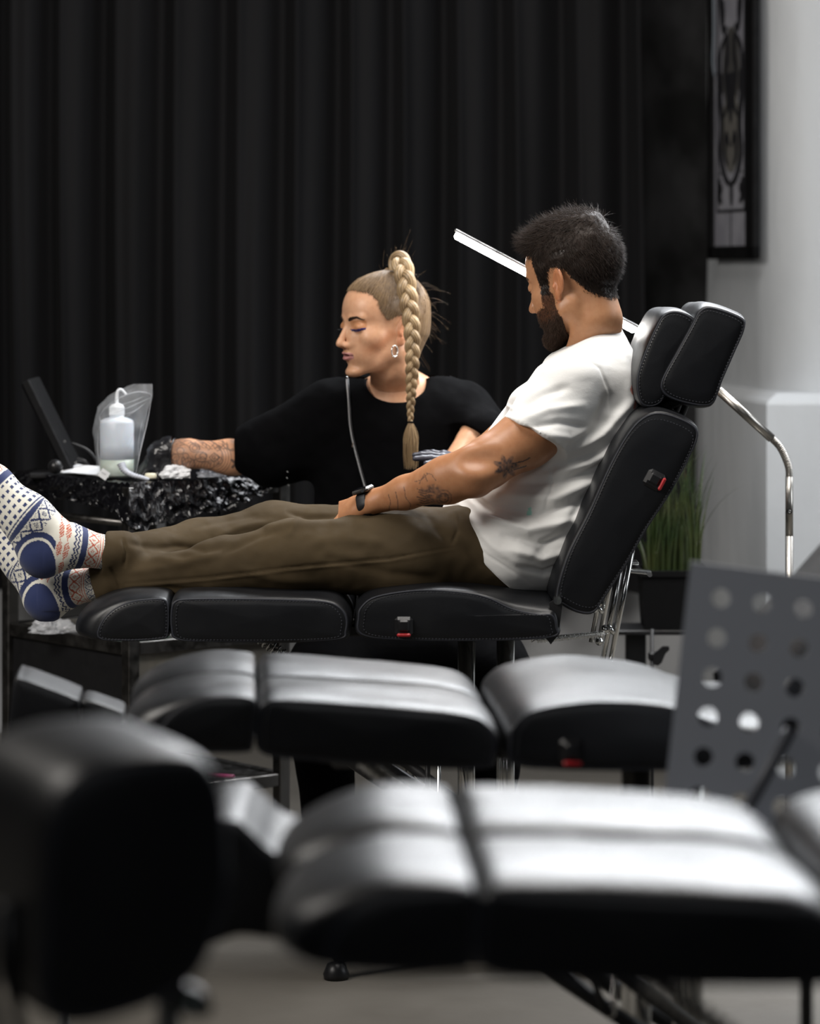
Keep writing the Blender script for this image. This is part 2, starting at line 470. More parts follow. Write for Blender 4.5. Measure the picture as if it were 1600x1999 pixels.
# ------------------------------------------------------------ curtain
def curtain():
    Yc = 8.85; xa, xb = P(-60, 0, Yc)[0], P(1256, 0, Yc)[0]
    n = 700; x = np.linspace(xa, xb, n); s = (x-xa)
    ph = 2*PI*s/0.155+1.6*np.sin(s*2.1+0.5)+0.8*np.sin(s*5.3)
    fold = np.sin(ph)+0.35*np.sin(2*ph+1.0)+0.25*np.sin(0.5*ph+2.0)
    zs = np.linspace(0.46, 3.38, 26); V = []
    for z in zs:
        a = 0.028+0.020*(3.4-z)/3
        wob = 0.012*np.sin(z*2.2+s*3)
        xx = x+0.010*np.cos(ph+z*0.6)+wob*0.5
        yy = Yc-a*np.sin(ph+0.25*np.sin(z*1.7+s*4))*0.9-a*(fold-np.sin(ph))*1.0+wob
        V.append(np.stack([xx, yy, np.full(n, z)], 1))
    V = np.vstack(V); F = []
    for i in range(len(zs)-1):
        for j in range(n-1): F.append((i*n+j, i*n+j+1, (i+1)*n+j+1, (i+1)*n+j))
    V2 = V+np.array([0, 0.003, 0]); m = len(V)
    F2 = [tuple(k+m for k in f[::-1]) for f in F]
    return np.vstack([V, V2]), F+F2
V, F = curtain()
o = mesh_obj('curtain', V, F, M['curtain']); tag(o, 'long black curtain hanging in folds behind the two people', 'curtain')
rail = MB().cyl((P(-60, 0, 8.9)[0], 8.85, 3.41), (P(1256, 0, 8.9)[0], 8.85, 3.41), 0.014)
o = rail.build('curtain_rail', M['blackmetal']); tag(o, 'black rail carrying the black curtain at the top of the back wall', 'curtain rail')

# ------------------------------------------------------------ framed poster on the side of the pilaster
M['frame_black'] = mat('black_frame_wood', (0.003, 0.003, 0.0035), 0.7, rvar=(40, 0.6, 0.8), spec=0.2)
M['paper'] = mat('grey_print_paper', (0.26, 0.26, 0.29), 0.8, mix=((0.20, 0.20, 0.23), (8, 8, 8), 0.4, 0.6))
M['ink'] = mat('black_print_ink', (0.012, 0.012, 0.015), 0.6)
M['ink_grey'] = mat('grey_print_ink', (0.06, 0.058, 0.056), 0.6)
M['ink_tan'] = mat('tan_print_ink', (0.12, 0.115, 0.105), 0.6)
def poster():
    A = P(1397, 0, 8.80)[:2]; B = P(1487, 0, 8.36)[:2]
    u2 = nrm(B-A); u = np.array([u2[0], u2[1], 0.0]); nvec = np.array([u2[1], -u2[0], 0.0])
    if nvec[1] > 0: nvec = -nvec
    nvec = np.array([-abs(u2[1]), -abs(u2[0]) , 0.0]) if True else nvec
    nvec = nrm(np.array([-u2[1], u2[0], 0])); 
    if nvec[0] > 0: nvec = -nvec
    W = np.linalg.norm(B-A); zb = CAMH-(506-HOR)*8.6/FPX; H = 1.05
    O = np.array([A[0], A[1], zb])+nvec*0.012
    t = thing('framed_poster', 'black-framed ornamental print hanging on the shaded side of the white pilaster', 'poster', O+u*W/2)
    def at(a, b, d): return O+u*(a*W)+np.array([0, 0, b*H])+nvec*d
    R = np.stack([u, -nvec, np.array([0, 0, 1.0])], 1)
    def bar(m, a0, b0, a1, b1, d0, d1):
        c = (at(a0, b0, d0)+at(a1, b1, d1))/2
        m.box(c, (abs(a1-a0)*W, abs(d1-d0), abs(b1-b0)*H), R, 0.003)
    for args in ((0, 0, 0.10, 1), (0.83, 0, 1, 1), (0, 0, 1, 0.035), (0, 0.965, 1, 1)):
        m = MB(); bar(m, *args, -0.006, 0.014); m.build('frame_bar', M['frame_black'], t)
    m = MB(); bar(m, 0.05, 0.02, 0.9, 0.98, -0.01, 0.005); m.build('backing', M['paper'], t)
    e = 0.0065
    def flat(name, pts, mt, d=e):
        """thin raised shape on the sheet"""
        pts = np.array(pts); V = [at(a, b, d) for a, b in pts]+[at(a, b, 0.004) for a, b in pts]
        n = len(pts); F = [tuple(range(n))]+[(i, i+n, (i+1) % n+n, (i+1) % n) for i in range(n)]
        return V, F
    ink = MB(); grey = MB(); tan = MB()
    def rectline(m, a0, b0, a1, b1, wa=0.012, wb=0.004):
        for q in ((a0, b0, a0+wa, b1), (a1-wa, b0, a1, b1), (a0, b0, a1, b0+wb), (a0, b1-wb, a1, b1)):
            m.add(*flat('', [(q[0], q[1]), (q[2], q[1]), (q[2], q[3]), (q[0], q[3])], None))
    rectline(ink, 0.16, 0.125, 0.78, 0.87, 0.03, 0.008)
    for b0, b1 in ((0.035, 0.125), (0.87, 0.965)):
        ink.add(*flat('', [(0.46, b0), (0.475, b0), (0.475, b1), (0.46, b1)], None))
    ink.add(*flat('', [(0.10, 0.50), (0.16, 0.50), (0.16, 0.505), (0.10, 0.505)], None))
    # a generic mirrored ornament: leaf loops, scrolls and droplets
    def blob(m, ca, cb, ra, rb, rot=0, d=e, n=20, pinch=0.0):
        pts = []
        for i in range(n):
            q = 2*PI*i/n; x = math.cos(q)*(1-pinch*math.sin(q)); y = math.sin(q)
            xr = x*ra*math.cos(rot)-y*rb*math.sin(rot)*0.4; yr = y*rb*math.cos(rot)+x*ra*math.sin(rot)*0.5
            pts.append((ca+xr, cb+yr))
        m.add(*flat('', pts, None, d))
    def stroke(m, pts, wd, d=e+0.0006):
        pts = spline(pts, 28); T = np.gradient(pts, axis=0)
        Tn = T/np.linalg.norm(T*np.array([W, H]), axis=1)[:, None]
        nn = np.stack([-Tn[:, 1]*H/W, Tn[:, 0]*W/H], 1)
        tt = np.linspace(0, 1, len(pts)); ww = wd*(0.35+0.65*np.sin(PI*np.clip(tt, 0.02, 0.98)))
        L_ = pts+nn*ww[:, None]/1.0*0.5; R_ = pts-nn*ww[:, None]*0.5
        poly = list(L_)+list(R_[::-1])
        n = len(pts)
        V = [at(a, b, d) for a, b in L_]+[at(a, b, d) for a, b in R_]
        m.add(V, [(i, i+1, n+i+1, n+i) for i in range(n-1)])
    blob(tan, 0.47, 0.34, 0.20, 0.11, d=e); blob(grey, 0.47, 0.50, 0.19, 0.12, d=e-0.001)
    for sgn in (-1, 1):
        c = 0.47
        S = lambda pts: [(c+sgn*a, b) for a, b in pts]
        stroke(ink, S([(0.02, 0.75), (0.13, 0.80), (0.22, 0.72), (0.17, 0.62), (0.08, 0.62)]), 0.035)
        stroke(ink, S([(0.10, 0.60), (0.23, 0.55), (0.24, 0.45), (0.19, 0.36), (0.22, 0.28), (0.12, 0.22), (0.02, 0.20)]), 0.04)
        stroke(ink, S([(0.05, 0.58), (0.11, 0.50), (0.06, 0.42), (0.15, 0.38)]), 0.03)
        stroke(ink, S([(0.02, 0.30), (0.09, 0.33), (0.12, 0.28), (0.06, 0.25)]), 0.03)
        blob(ink, c+sgn*0.17, 0.66, 0.035, 0.035); blob(ink, c+sgn*0.20, 0.47, 0.03, 0.03); blob(ink, c+sgn*0.07, 0.56, 0.04, 0.05, 0.5)
        blob(ink, c+sgn*0.05, 0.47, 0.05, 0.03, -0.5)
        for b in (0.17, 0.83):
            q = 1 if b < 0.5 else -1
            stroke(ink, S([(0.19, b-0.02*q), (0.25, b), (0.22, b+0.02*q), (0.19, b+0.01*q)]), 0.035)
            stroke(ink, S([(0.25, b), (0.27, b+0.03*q), (0.23, b+0.045*q)]), 0.025)
            blob(ink, c+sgn*0.235, b+0.06*q, 0.014, 0.005)
    blob(ink, 0.47, 0.77, 0.05, 0.055, 0, e, 20, 0.3); blob(ink, 0.48, 0.175, 0.035, 0.035); blob(ink, 0.47, 0.43, 0.05, 0.07, 0, e+0.0003)
    ink.build('line_art', M['ink'], t); grey.build('shading_print', M['ink_grey'], t); tan.build('tone_print', M['ink_tan'], t)
poster()
# thin pale cable hanging by the frame
m = MB().tube(spline([P(1392, -30, 8.75), P(1393, 60, 8.75), P(1391, 120, 8.75), P(1395, 150, 8.75)], 20), 0.0035, 8)
M['cable'] = mat('pale_cable', (0.10, 0.12, 0.14), 0.5, rvar=(40, 0.4, 0.6))
tag(m.build('cable', M['cable'], smooth=True), 'thin pale blue-grey cable hanging along the left edge of the framed print', 'cable')
# ------------------------------------------------------------ upholstered treatment benches
def q2l(pts):
    """bench drawing in millimetres -> local x, z (metres)"""
    return np.array([((x-135)/1000.0, 1.92-y/1000.0) for x, y in pts])
def cushion_mesh(side, mid, y0, y1, n=72, m=25, pillow=0.003, power=3.6):
    side = closed_spline(side, n); mid = closed_spline(mid, n)
    us = np.sin(np.linspace(-PI/2, PI/2, m)); V = []; F = []
    for u in us:
        f = (1-abs(u)**power)**0.5; y = (y0+y1)/2+u*(y1-y0)/2
        s = side+(mid-side)*f
        V += [(a, y, b) for a, b in s]
    for i in range(m-1):
        for k in range(n): F.append((i*n+k, (i+1)*n+k, (i+1)*n+(k+1) % n, i*n+(k+1) % n))
    c = side.mean(0)
    for sd, i0 in ((-1, 0), (1, (m-1)*n)):
        prev = i0; y = y0 if sd < 0 else y1
        for j, t in enumerate((0.97, 0.9, 0.7, 0.45, 0.2)):
            st = len(V); ring = c+(side-c)*t
            d = pillow*(1-t**2)+(0.0025 if j else 0.001)
            V += [(a, y+sd*d, b) for a, b in ring]
            for k in range(n):
                q = (prev+k, st+k, st+(k+1) % n, prev+(k+1) % n)
                F.append(q[::-1] if sd < 0 else q)
            prev = st
        st = len(V); V.append((c[0], y+sd*(pillow+0.003), c[1]))
        for k in range(n):
            q = (prev+k, st, prev+(k+1) % n); F.append(q[::-1] if sd < 0 else q)
    return np.array(V), F, side
def xf(R, piv, V):
    if R is None: return V
    return (np.array(V)-piv) @ R.T+piv
def cushion(name, side, mid, y0, y1, parent, R=None, piv=None, seams=(1,), power=3.6, stitch=True, wr=0.0):
    V, F, s = cushion_mesh(side, mid, y0, y1, power=power)
    if wr:
        V = V.copy(); V[:, 2] += wr*vnoise(V*np.array([9, 14, 9]), 5)+0.4*wr*vnoise(V*np.array([30, 40, 30]), 6)
    V = xf(R, piv, V)
    o = mesh_obj(name, V, F, M['leather'], parent, world=False)
    if stitch:
        for yy, sd in ((y0, -1), (y1, 1)):
            c = s.mean(0); m = MB()
            ring = [(a, yy, b) for a, b in c+(s-c)*0.985]; ring.append(ring[0])
            m.tube(ring, 0.0022, 6, cap=False)
            ins = np.array(c+(s-c)*0.93); T = np.roll(ins, -1, 0)-ins
            L = np.r_[0, np.cumsum(np.linalg.norm(T, axis=1))]; tot = L[-1]; pts = np.vstack([ins, ins[:1]])
            k = int(tot/0.0065)
            for i in range(k):
                a = (i+0.12)*tot/k; b = (i+0.7)*tot/k
                pa = [np.interp(a, L, pts[:, j]) for j in (0, 1)]; pb = [np.interp(b, L, pts[:, j]) for j in (0, 1)]
                m.tube([(pa[0], yy+sd*0.0036, pa[1]), (pb[0], yy+sd*0.0036, pb[1])], 0.0007, 5)
            mesh_obj('piping', xf(R, piv, np.array(m.V)), m.F, M['stitch'], o, world=False)
    return o
FOOT_S = q2l([(190,1238),(200,1212),(222,1190),(255,1175),(290,1170),(318,1170),(327,1178),(329,1205),(327,1238),(318,1246),(270,1250),(230,1250),(200,1248)])
FOOT_M = q2l([(138,1228),(150,1200),(185,1177),(235,1160),(285,1156),(318,1160),(328,1170),(331,1205),(329,1240),(318,1250),(250,1253),(190,1252),(150,1245)])
LEG_S = q2l([(333,1190),(340,1175),(362,1170),(450,1169),(560,1171),(635,1175),(664,1186),(678,1206),(677,1232),(664,1247),(560,1252),(420,1252),(345,1248),(333,1225)])
LEG_M = q2l([(331,1185),(338,1164),(362,1155),(450,1151),(560,1153),(635,1158),(668,1172),(686,1203),(684,1236),(668,1250),(560,1254),(420,1254),(342,1250),(331,1225)])
SEAT_S = q2l([(697,1207),(704,1184),(735,1164),(820,1152),(905,1157),(955,1168),(1000,1189),(1050,1200),(1080,1202),(1088,1225),(1080,1243),(960,1250),(780,1248),(703,1238)])
SEAT_M = q2l([(691,1205),(698,1176),(735,1152),(820,1138),(905,1141),(955,1147),(1000,1152),(1050,1157),(1084,1165),(1093,1200),(1086,1240),(960,1252),(780,1250),(697,1240)])
BACK_S = q2l([(1086,1168),(1108,1090),(1150,1005),(1190,915),(1226,850),(1258,815),(1295,806),(1350,826),(1364,850),(1343,900),(1308,965),(1262,1035),(1222,1105),(1178,1172),(1158,1199),(1130,1199),(1100,1184)])
BACK_M = q2l([(1072,1160),(1094,1078),(1137,993),(1180,905),(1218,842),(1252,806),(1295,798),(1352,820),(1368,848),(1348,902),(1312,968),(1266,1038),(1226,1108),(1182,1175),(1160,1203),(1128,1203),(1090,1184)])
PAD_A_S = q2l([(1252,740),(1268,690),(1290,640),(1306,616),(1330,610),(1358,622),(1362,640),(1338,700),(1312,750),(1298,788),(1274,798),(1256,786)])
PAD_A_M = q2l([(1244,738),(1256,688),(1278,638),(1298,610),(1330,604),(1364,620),(1370,640),(1342,702),(1316,752),(1300,792),(1272,802),(1250,788)])
PAD_B_S = q2l([(1300,745),(1330,690),(1360,635),(1376,608),(1400,602),(1455,622),(1462,642),(1442,690),(1418,745),(1402,786),(1380,796),(1330,786),(1302,770)])
PAD_B_M = q2l([(1294,743),(1324,686),(1354,630),(1372,600),(1400,594),(1460,616),(1468,642),(1447,692),(1422,748),(1405,790),(1380,800),(1328,790),(1297,774)])
PIV_K = np.array([(690-135)/1000, 0.0, 1.92-1.215]); PIV_B = np.array([(1088-135)/1000, 0, 1.92-1.175])
M['spring'] = M['chrome']
def helix(a, b, r, turns, n=10):
    a = np.array(a, float); b = np.array(b, float); ax = nrm(b-a); u = nrm(np.cross(ax, [0, 1, 0.01])); v = np.cross(ax, u)
    k = turns*n; t = np.linspace(0, 1, k+1); ph = 2*PI*turns*t
    return a+(b-a)*t[:, None]+r*(np.cos(ph)[:, None]*u+np.sin(ph)[:, None]*v)
def rz(x, y): return (x-135)/1000.0, 1.92-y/1000.0
def socket(parent, x, z, y, tilt=0.0, R=None, piv=None):
    m = MB(); Rm = rotm('Y', tilt)
    m.box((x, y-0.004, z), (0.036, 0.02, 0.038), Rm, 0.006)
    m.box((x, y-0.013, z+0.002), (0.022, 0.012, 0.024), Rm, 0.004)
    s = mesh_obj('armrest_socket', xf(R, piv, np.array(m.V)), m.F, M['blackplastic'], parent, smooth=False, world=False)
    m = MB(); off = Rm @ np.array([0, 0, -0.016]); m.box((x+off[0], y-0.0155, z+off[2]), (0.027, 0.006, 0.007), Rm, 0.0025)
    mesh_obj('red_release_button', xf(R, piv, np.array(m.V)), m.F, M['red'], s, smooth=False, world=False)
def bench(loc, rot, label, group, dz=0.0, leg_tilt=0.0, back_tilt=0.0, back=True, base=True, gap=0.025, W=0.56, bf=0.8):
    """local x runs from the foot end to the head end; y = 0 is the side nearest the photograph"""
    t = thing('treatment_bench', label, 'treatment bench', (loc[0], loc[1], 0), rot, group)
    def sh(p): return p+np.array([0, dz])
    pk = PIV_K+np.array([0, 0, dz]); Rk = None if leg_tilt == 0 else rotm('Y', leg_tilt)
    pb = PIV_B+np.array([0, 0, dz]); Rb = None if back_tilt == 0 else rotm('Y', back_tilt)
    h = (W-gap)/2
    bl = lambda S_, M_: S_+(M_-S_)*np.array([1.0, bf])
    for y0, y1 in ((0, h), (h+gap, W)):
        cushion('foot_cushion', sh(FOOT_S), sh(bl(FOOT_S, FOOT_M)), y0, y1, t, Rk, pk, wr=0.002)
        cushion('leg_cushion', sh(LEG_S), sh(bl(LEG_S, LEG_M)), y0, y1, t, Rk, pk, wr=0.0025)
    seat = cushion('seat_cushion', sh(SEAT_S), sh(bl(SEAT_S, SEAT_M)), 0, W, t, wr=0.002)
    x, z = rz(788, 1222); socket(seat, x, z+dz, 0)
    if back:
        bk = cushion('backrest_cushion', sh(BACK_S), sh(BACK_M), 0.02, W-0.02, t, Rb, pb, power=4, wr=0.001)
        x, z = rz(1278, 938); socket(bk, x, z+dz, 0.02, -62, Rb, pb)
        for S_, M_, a, b in ((PAD_A_S, PAD_A_M, 0.10, W-0.10), (PAD_B_S, PAD_B_M, 0.09, W-0.09)):
            cushion('head_pad', sh(S_), sh(M_), a, b, t, Rb, pb, wr=0.004)
        m = MB()   # bars joining the pads to the backrest
        for yy in (0.22, 0.36):
            a = rz(1325, 800); b = rz(1318, 830)
            m.cyl((a[0]-0.01, yy, a[1]+0.06+dz), (b[0], yy, b[1]-0.04+dz), 0.008)
            a = rz(1390, 790); m.cyl((a[0]-0.02, yy, a[1]+0.02+dz), (b[0]+0.02, yy, b[1]-0.02+dz), 0.007)
        m.box((rz(1325, 790)[0], W/2, rz(0, 797)[1]+dz), (0.1, 0.2, 0.02), rotm('Y', -20), 0.004)
        mesh_obj('head_pad_bracket', xf(Rb, pb, np.array(m.V)), m.F, M['blackmetal'], t, smooth=False, world=False)
        # chrome frame under the backrest
        for yy in (0.10, W-0.10):
            m = MB()
            for a, b in (((1243, 1070), (1197, 1310)), ((1224, 1085), (1181, 1310))):
                a = rz(*a); b = rz(*b); m.cyl((a[0], yy, a[1]+dz), (b[0], yy, b[1]+dz), 0.0055, 12)
            a = rz(1192, 1232); b = rz(1204, 1248); m.cyl((a[0], yy-0.008, a[1]+dz), (b[0], yy-0.008, b[1]+dz), 0.005, 10)
            for p in ((1243, 1070), (1188, 1240), (1197, 1308)):
                p = rz(*p); m.cyl((p[0], yy-0.012, p[1]+dz), (p[0], yy+0.012, p[1]+dz), 0.008, 14)
            V = np.array(m.V); mesh_obj('tilt_rod', V, m.F, M['chrome'], t, world=False)
        m = MB(); a = rz(1045, 1257); b = rz(1190, 1244)
        for yy in (0.06,):
            A = np.array([a[0], yy, a[1]+dz]); B = np.array([b[0], yy, b[1]+dz])
            m.tube(helix(A+(B-A)*0.04, A+(B-A)*0.96, 0.0055, 44, 8), 0.0011, 5)
            m.tube([A+(B-A)*0.0, A+(B-A)*0.05], 0.0012, 6); m.tube([A+(B-A)*0.95, B], 0.0012, 6)
            m.tube([A+np.array([0, 0, 0.012]), A+np.array([-0.006, 0, 0.005]), A+np.array([-0.005, 0, -0.004]), A], 0.0015, 6)
        mesh_obj('spring', m.V, m.F, M['chrome'], t, world=False)
        for p in ((1195, 1128), (1167, 1181)):
            m = MB(); p = rz(*p); m.cyl((p[0]-0.012, 0.07, p[1]+0.006+dz), (p[0]+0.012, 0.07, p[1]-0.006+dz), 0.006, 6)
            mesh_obj('bolt', m.V, m.F, M['chrome'], t, smooth=False, world=False)
        m = MB(); p = rz(1088, 1172); m.cyl((p[0], -0.004, p[1]+dz), (p[0], 0.02, p[1]+dz), 0.008, 14)
        mesh_obj('bolt', m.V, m.F, M['chrome'], t, smooth=False, world=False)
        pts = [rz(*p) for p in ((1072, 1178), (1092, 1165), (1098, 1180), (1090, 1240), (1075, 1259), (1062, 1242), (1076, 1210))]
        for ya, yb in ((0.006, 0.014), (W-0.014, W-0.006)):
            m = MB(); m.prism([(x, z+dz) for x, z in pts], ya, yb); mesh_obj('hinge_plate', m.V, m.F, M['blackmetal'], t, smooth=False, world=False)
        m = MB(); a = rz(1236, 1122); m.box((a[0]+0.02, 0.13, a[1]+dz-0.006), (0.05, 0.03, 0.008), rotm('Y', 6), 0.002)
        m.cyl((a[0]+0.04, 0.10, a[1]+dz-0.01), (a[0]+0.04, 0.16, a[1]+dz-0.01), 0.005, 12)
        m.box((a[0]+0.005, 0.15, a[1]+dz+0.01), (0.03, 0.06, 0.006), None, 0.002)
        mesh_obj('rear_step_bracket', m.V, m.F, M['chrome'], t, smooth=False, world=False)
    # chassis under the cushions
    zt = 1.92-1.242+dz
    m = MB(); m.box((0.40, W/2, zt-0.004), (0.22, W-0.2, 0.012), None, 0.003); m.box((0.755, W/2, zt-0.004), (0.34, W-0.1, 0.012), None, 0.003)
    for yy in (0.22, W-0.22): m.box((0.60, yy, zt-0.014), (0.60, 0.03, 0.022), None, 0.003)
    mesh_obj('chassis', m.V, m.F, M['blackmetal'], t, smooth=False, world=False)
    # leg section gas spring
    m = MB()
    for yy in (0.18,):
        a = np.array([0.345, yy, zt-0.012]); b = np.array([0.60, yy-0.02, 0.472+dz])
        m.tube(helix(a, b, 0.010, 30, 8), 0.0022, 6); m.cyl(a, b, 0.005, 10)
        a2 = a+np.array([-0.005, 0.035, 0.0]); b2 = b+np.array([0.03, 0.0, -0.012]); m.tube(helix(a2, b2, 0.010, 30, 8), 0.0022, 6); m.cyl(a2, b2, 0.005, 10)
    mesh_obj('leg_spring', m.V, m.F, M['chrome'], t, world=False)
    m = MB(); m.box((0.33, 0.17, zt-0.012), (0.05, 0.03, 0.035), None, 0.01)
    mesh_obj('spring_mount', m.V, m.F, M['blackplastic'], t, smooth=False, world=False)
    if base:
        for dx, yy in ((-0.03, W/2-0.05), (0.05, W/2+0.05), (-0.03, W/2+0.05), (0.05, W/2-0.05)):
            m = MB(); m.cyl((0.81+dx, yy, 0.07), (0.81+dx, yy, zt-0.02), 0.017, 20)
            mesh_obj('lift_column', m.V, m.F, M['chrome'], t, world=False)
        m = MB(); m.box((0.82, W/2, 0.085), (0.28, 0.26, 0.05), None, 0.012); mesh_obj('base_housing', m.V, m.F, M['blackplastic'], t, smooth=False, world=False)
        for sx in (-1, 1):
            for sy in (-1, 1):
                m = MB(); m.tube([(0.82+sx*0.08, W/2+sy*0.08, 0.07), (0.82+sx*0.30, W/2+sy*0.24, 0.045)], [0.022, 0.016], 10)
                lg = mesh_obj('foot_leg', m.V, m.F, M['blackmetal'], t, world=False)
                m = MB(); m.lathe([(0.001, 0), (0.024, 0), (0.026, 0.01), (0.018, 0.03), (0.001, 0.035)], (0.82+sx*0.30, W/2+sy*0.24, 0.0), 16)
                mesh_obj('foot_pad', m.V, m.F, M['blackplastic'], lg, world=False)
        for a_, b_, r_ in (((0.36, W/2-0.10, 0.53), (1.02, W/2-0.10, 0.085), 0.012), ((0.36, W/2+0.14, 0.53), (1.02, W/2+0.14, 0.085), 0.012), ((0.48, W/2-0.12, 0.54), (1.10, W/2-0.16, 0.075), 0.011)):
            m = MB(); m.tube([a_, b_], r_, 8); mesh_obj('scissor_strut', m.V, m.F, M['blackmetal'], t, world=False)
        m = MB(); m.tube([(0.70, 0.06, 0.50), (0.70, 0.06, 0.375), (0.688, 0.06, 0.36), (0.712, 0.06, 0.30)], 0.0055, 10)
        mesh_obj('foot_lever', m.V, m.F, M['blackmetal'], t, world=False)
        m = MB(); m.tube([(0.722, 0.06, 0.50), (0.722, 0.06, 0.30), (0.712, 0.06, 0.295)], 0.004, 10)
        mesh_obj('lever_link', m.V, m.F, M['chrome'], t, world=False)
        m = MB(); m.box((0.72, 0.16, 0.505), (0.10, 0.24, 0.02), None, 0.003); mesh_obj('lever_bracket', m.V, m.F, M['blackmetal'], t, smooth=False, world=False)
    return t
B1 = bench((-0.665, 6.0), 0.0, 'black leather treatment bench the man in the white t-shirt reclines on, back raised', 'black leather treatment benches')
X2 = P(236, 0, 4.45)[0]
B2 = bench((X2, 4.42), math.radians(3), 'empty black leather treatment bench standing flat in the middle row, in front of the man', 'black leather treatment benches', leg_tilt=4.2, back_tilt=17, W=0.52, bf=0.45)
X3 = P(520, 0, 2.85)[0]
B3 = bench((X3, 2.90), math.radians(2), 'empty black leather treatment bench nearest the camera at bottom right, shiny white glare on top', 'black leather treatment benches', dz=0.045, leg_tilt=2.5, back_tilt=30, gap=0.03)
# ------------------------------------------------------------ instrument trolley
M['film'] = mat('black_plastic_film', (0.004, 0.004, 0.005), 0.14, spec=0.5, bump=[('noise', (90, 90, 40), 0.5, 0.004)])
M['hdpe'] = mat('translucent_white_plastic', (0.56, 0.61, 0.68), 0.35, rvar=(30, 0.3, 0.42), sss=0.4)
M['liquid'] = mat('pale_liquid_behind_plastic', (0.42, 0.48, 0.42), 0.4, rvar=(30, 0.35, 0.45), sss=0.3)
M['cap'] = mat('white_cap_plastic', (0.80, 0.83, 0.86), 0.35, rvar=(30, 0.3, 0.4))
M['clear'] = mat('clear_thin_film', (0.85, 0.88, 0.92), 0.12, alpha=0.13, spec=1.0, bump=[('noise', 60, 0.6, 0.004)])
M['tissue'] = mat('white_tissue', (0.72, 0.73, 0.75), 0.8, bump=[('noise', 120, 0.4, 0.002)])
M['wrap'] = mat('crinkled_clear_wrapper', (0.8, 0.82, 0.86), 0.15, alpha=0.42, spec=1.0, bump=[('noise', 150, 0.5, 0.002)])
M['cream'] = mat('cream_plastic', (0.70, 0.66, 0.50), 0.5, rvar=(40, 0.45, 0.55))
M['greytube'] = mat('grey_ribbed_sleeve', (0.33, 0.34, 0.38), 0.4, bump=[('wave', (0, 0, 60), 0.3, 0.002)], rvar=(40, 0.35, 0.5))
M['green'] = mat('green_carton', (0.05, 0.17, 0.12), 0.6, rvar=(40, 0.5, 0.7))
M['panel'] = mat('worn_steel_panel', (0.20, 0.19, 0.17), 0.5, 0.6, mix=((0.30, 0.28, 0.24), (9, 9, 5), 0.45, 0.65), rvar=(30, 0.4, 0.6))
TN = np.array([-0.627, 6.90]); TL = np.array([-0.947, 7.285]); TR = np.array([-0.300, 7.17]); TF = TL+TR-TN
def trolley():
    t = thing('instrument_trolley', 'dark metal trolley on casters holding the film-covered work top beside the woman', 'trolley', ((TN[0]+TF[0])/2, (TN[1]+TF[1])/2, 0))
    uL = nrm(TL-TN); uR = nrm(TR-TN); R = np.array([[uR[0], -uR[1]*0+uL[0], 0], [uR[1], uL[1], 0], [0, 0, 1]], float)
    ang = math.degrees(math.atan2(uR[1], uR[0])); Rr = rotm('Z', ang); angL = math.degrees(math.atan2(uL[1], uL[0])); Rl = rotm('Z', angL)
    for c in (TN, TL, TR, TF):
        m = MB(); m.box((c[0], c[1], (0.905+0.09)/2), (0.03, 0.03, 0.905-0.09), Rr, 0.002); lg = m.build('leg', M['steel'], t)
        m = MB(); m.lathe([(0.001, 0.098), (0.012, 0.098), (0.030, 0.085), (0.034, 0.062), (0.030, 0.056), (0.001, 0.056)], (c[0], c[1], 0), 20)
        fk = m.build('caster_hood', M['chrome'], t, smooth=True)
        m = MB(); m.cyl((c[0]-0.012, c[1], 0.032), (c[0]+0.012, c[1], 0.032), 0.032, 24); m.build('wheel', M['blackplastic'], fk)
    def rail(a, b, z, h=0.03, w=0.026, name='rail'):
        d = b-a; L = np.linalg.norm(d); u = d/L; A = a+u*0.016; B = b-u*0.016; c = (A+B)/2
        m = MB(); m.box((c[0], c[1], z), (np.linalg.norm(B-A), w, h), rotm('Z', math.degrees(math.atan2(u[1], u[0]))), 0.002); m.build(name, M['steel'], t)
    for z in (0.888, 0.542, 0.205):
        for a, b in ((TN, TR), (TN, TL), (TL, TF), (TR, TF)): rail(a, b, z)
    c = (TN+TF)/2
    LR = np.linalg.norm(TR-TN)-0.03; LL = np.linalg.norm(TL-TN)-0.03
    def plate(z, th, name, mt):
        p = [TN, TR, TF, TL]; q = [c+(x-c)*0.955 for x in p]
        V = [(x[0], x[1], z) for x in q]+[(x[0], x[1], z-th) for x in q]
        mesh_obj(name, V, [(0,1,2,3), (7,6,5,4)]+[(i, i+4, (i+1) % 4+4, (i+1) % 4) for i in range(4)], mt, t, smooth=False)
    plate(0.904, 0.006, 'table_top', M['steel']); plate(0.553, 0.004, 'middle_shelf', M['panel']); plate(0.216, 0.004, 'bottom_shelf', M['steel'])
    # handle bar on the left side
    n2 = np.array([-uR[0], -uR[1]])*0.02
    m = MB(); m.cyl((*(TN+n2*0.3), 0.823), (*(TL+n2*0.3), 0.823), 0.0085, 14); m.build('handle_bar', M['steel'], t, smooth=True)
    # side panels under the middle shelf
    def panel(a, b, z0, z1, mt, name, ins=0.02):
        d = nrm(b-a); A = a+d*0.016; B = b-d*0.016; cc = (A+B)/2
        m = MB(); m.box((cc[0], cc[1], (z0+z1)/2), (np.linalg.norm(B-A), 0.004, z1-z0), rotm('Z', math.degrees(math.atan2(d[1], d[0])))); m.build(name, mt, t)
    panel(TN, TR, 0.36, 0.526, M['panel'], 'side_panel'); panel(TN, TL, 0.23, 0.526, M['blackmetal'], 'end_panel')
    m = MB(); a = TN+(TR-TN)*0.55; m.tube([(*a, 0.188), (*(TR-uR*0.012), 0.10)], 0.003, 8); m.build('brace_rod', M['chrome'], t, smooth=True)
    return t
trolley()
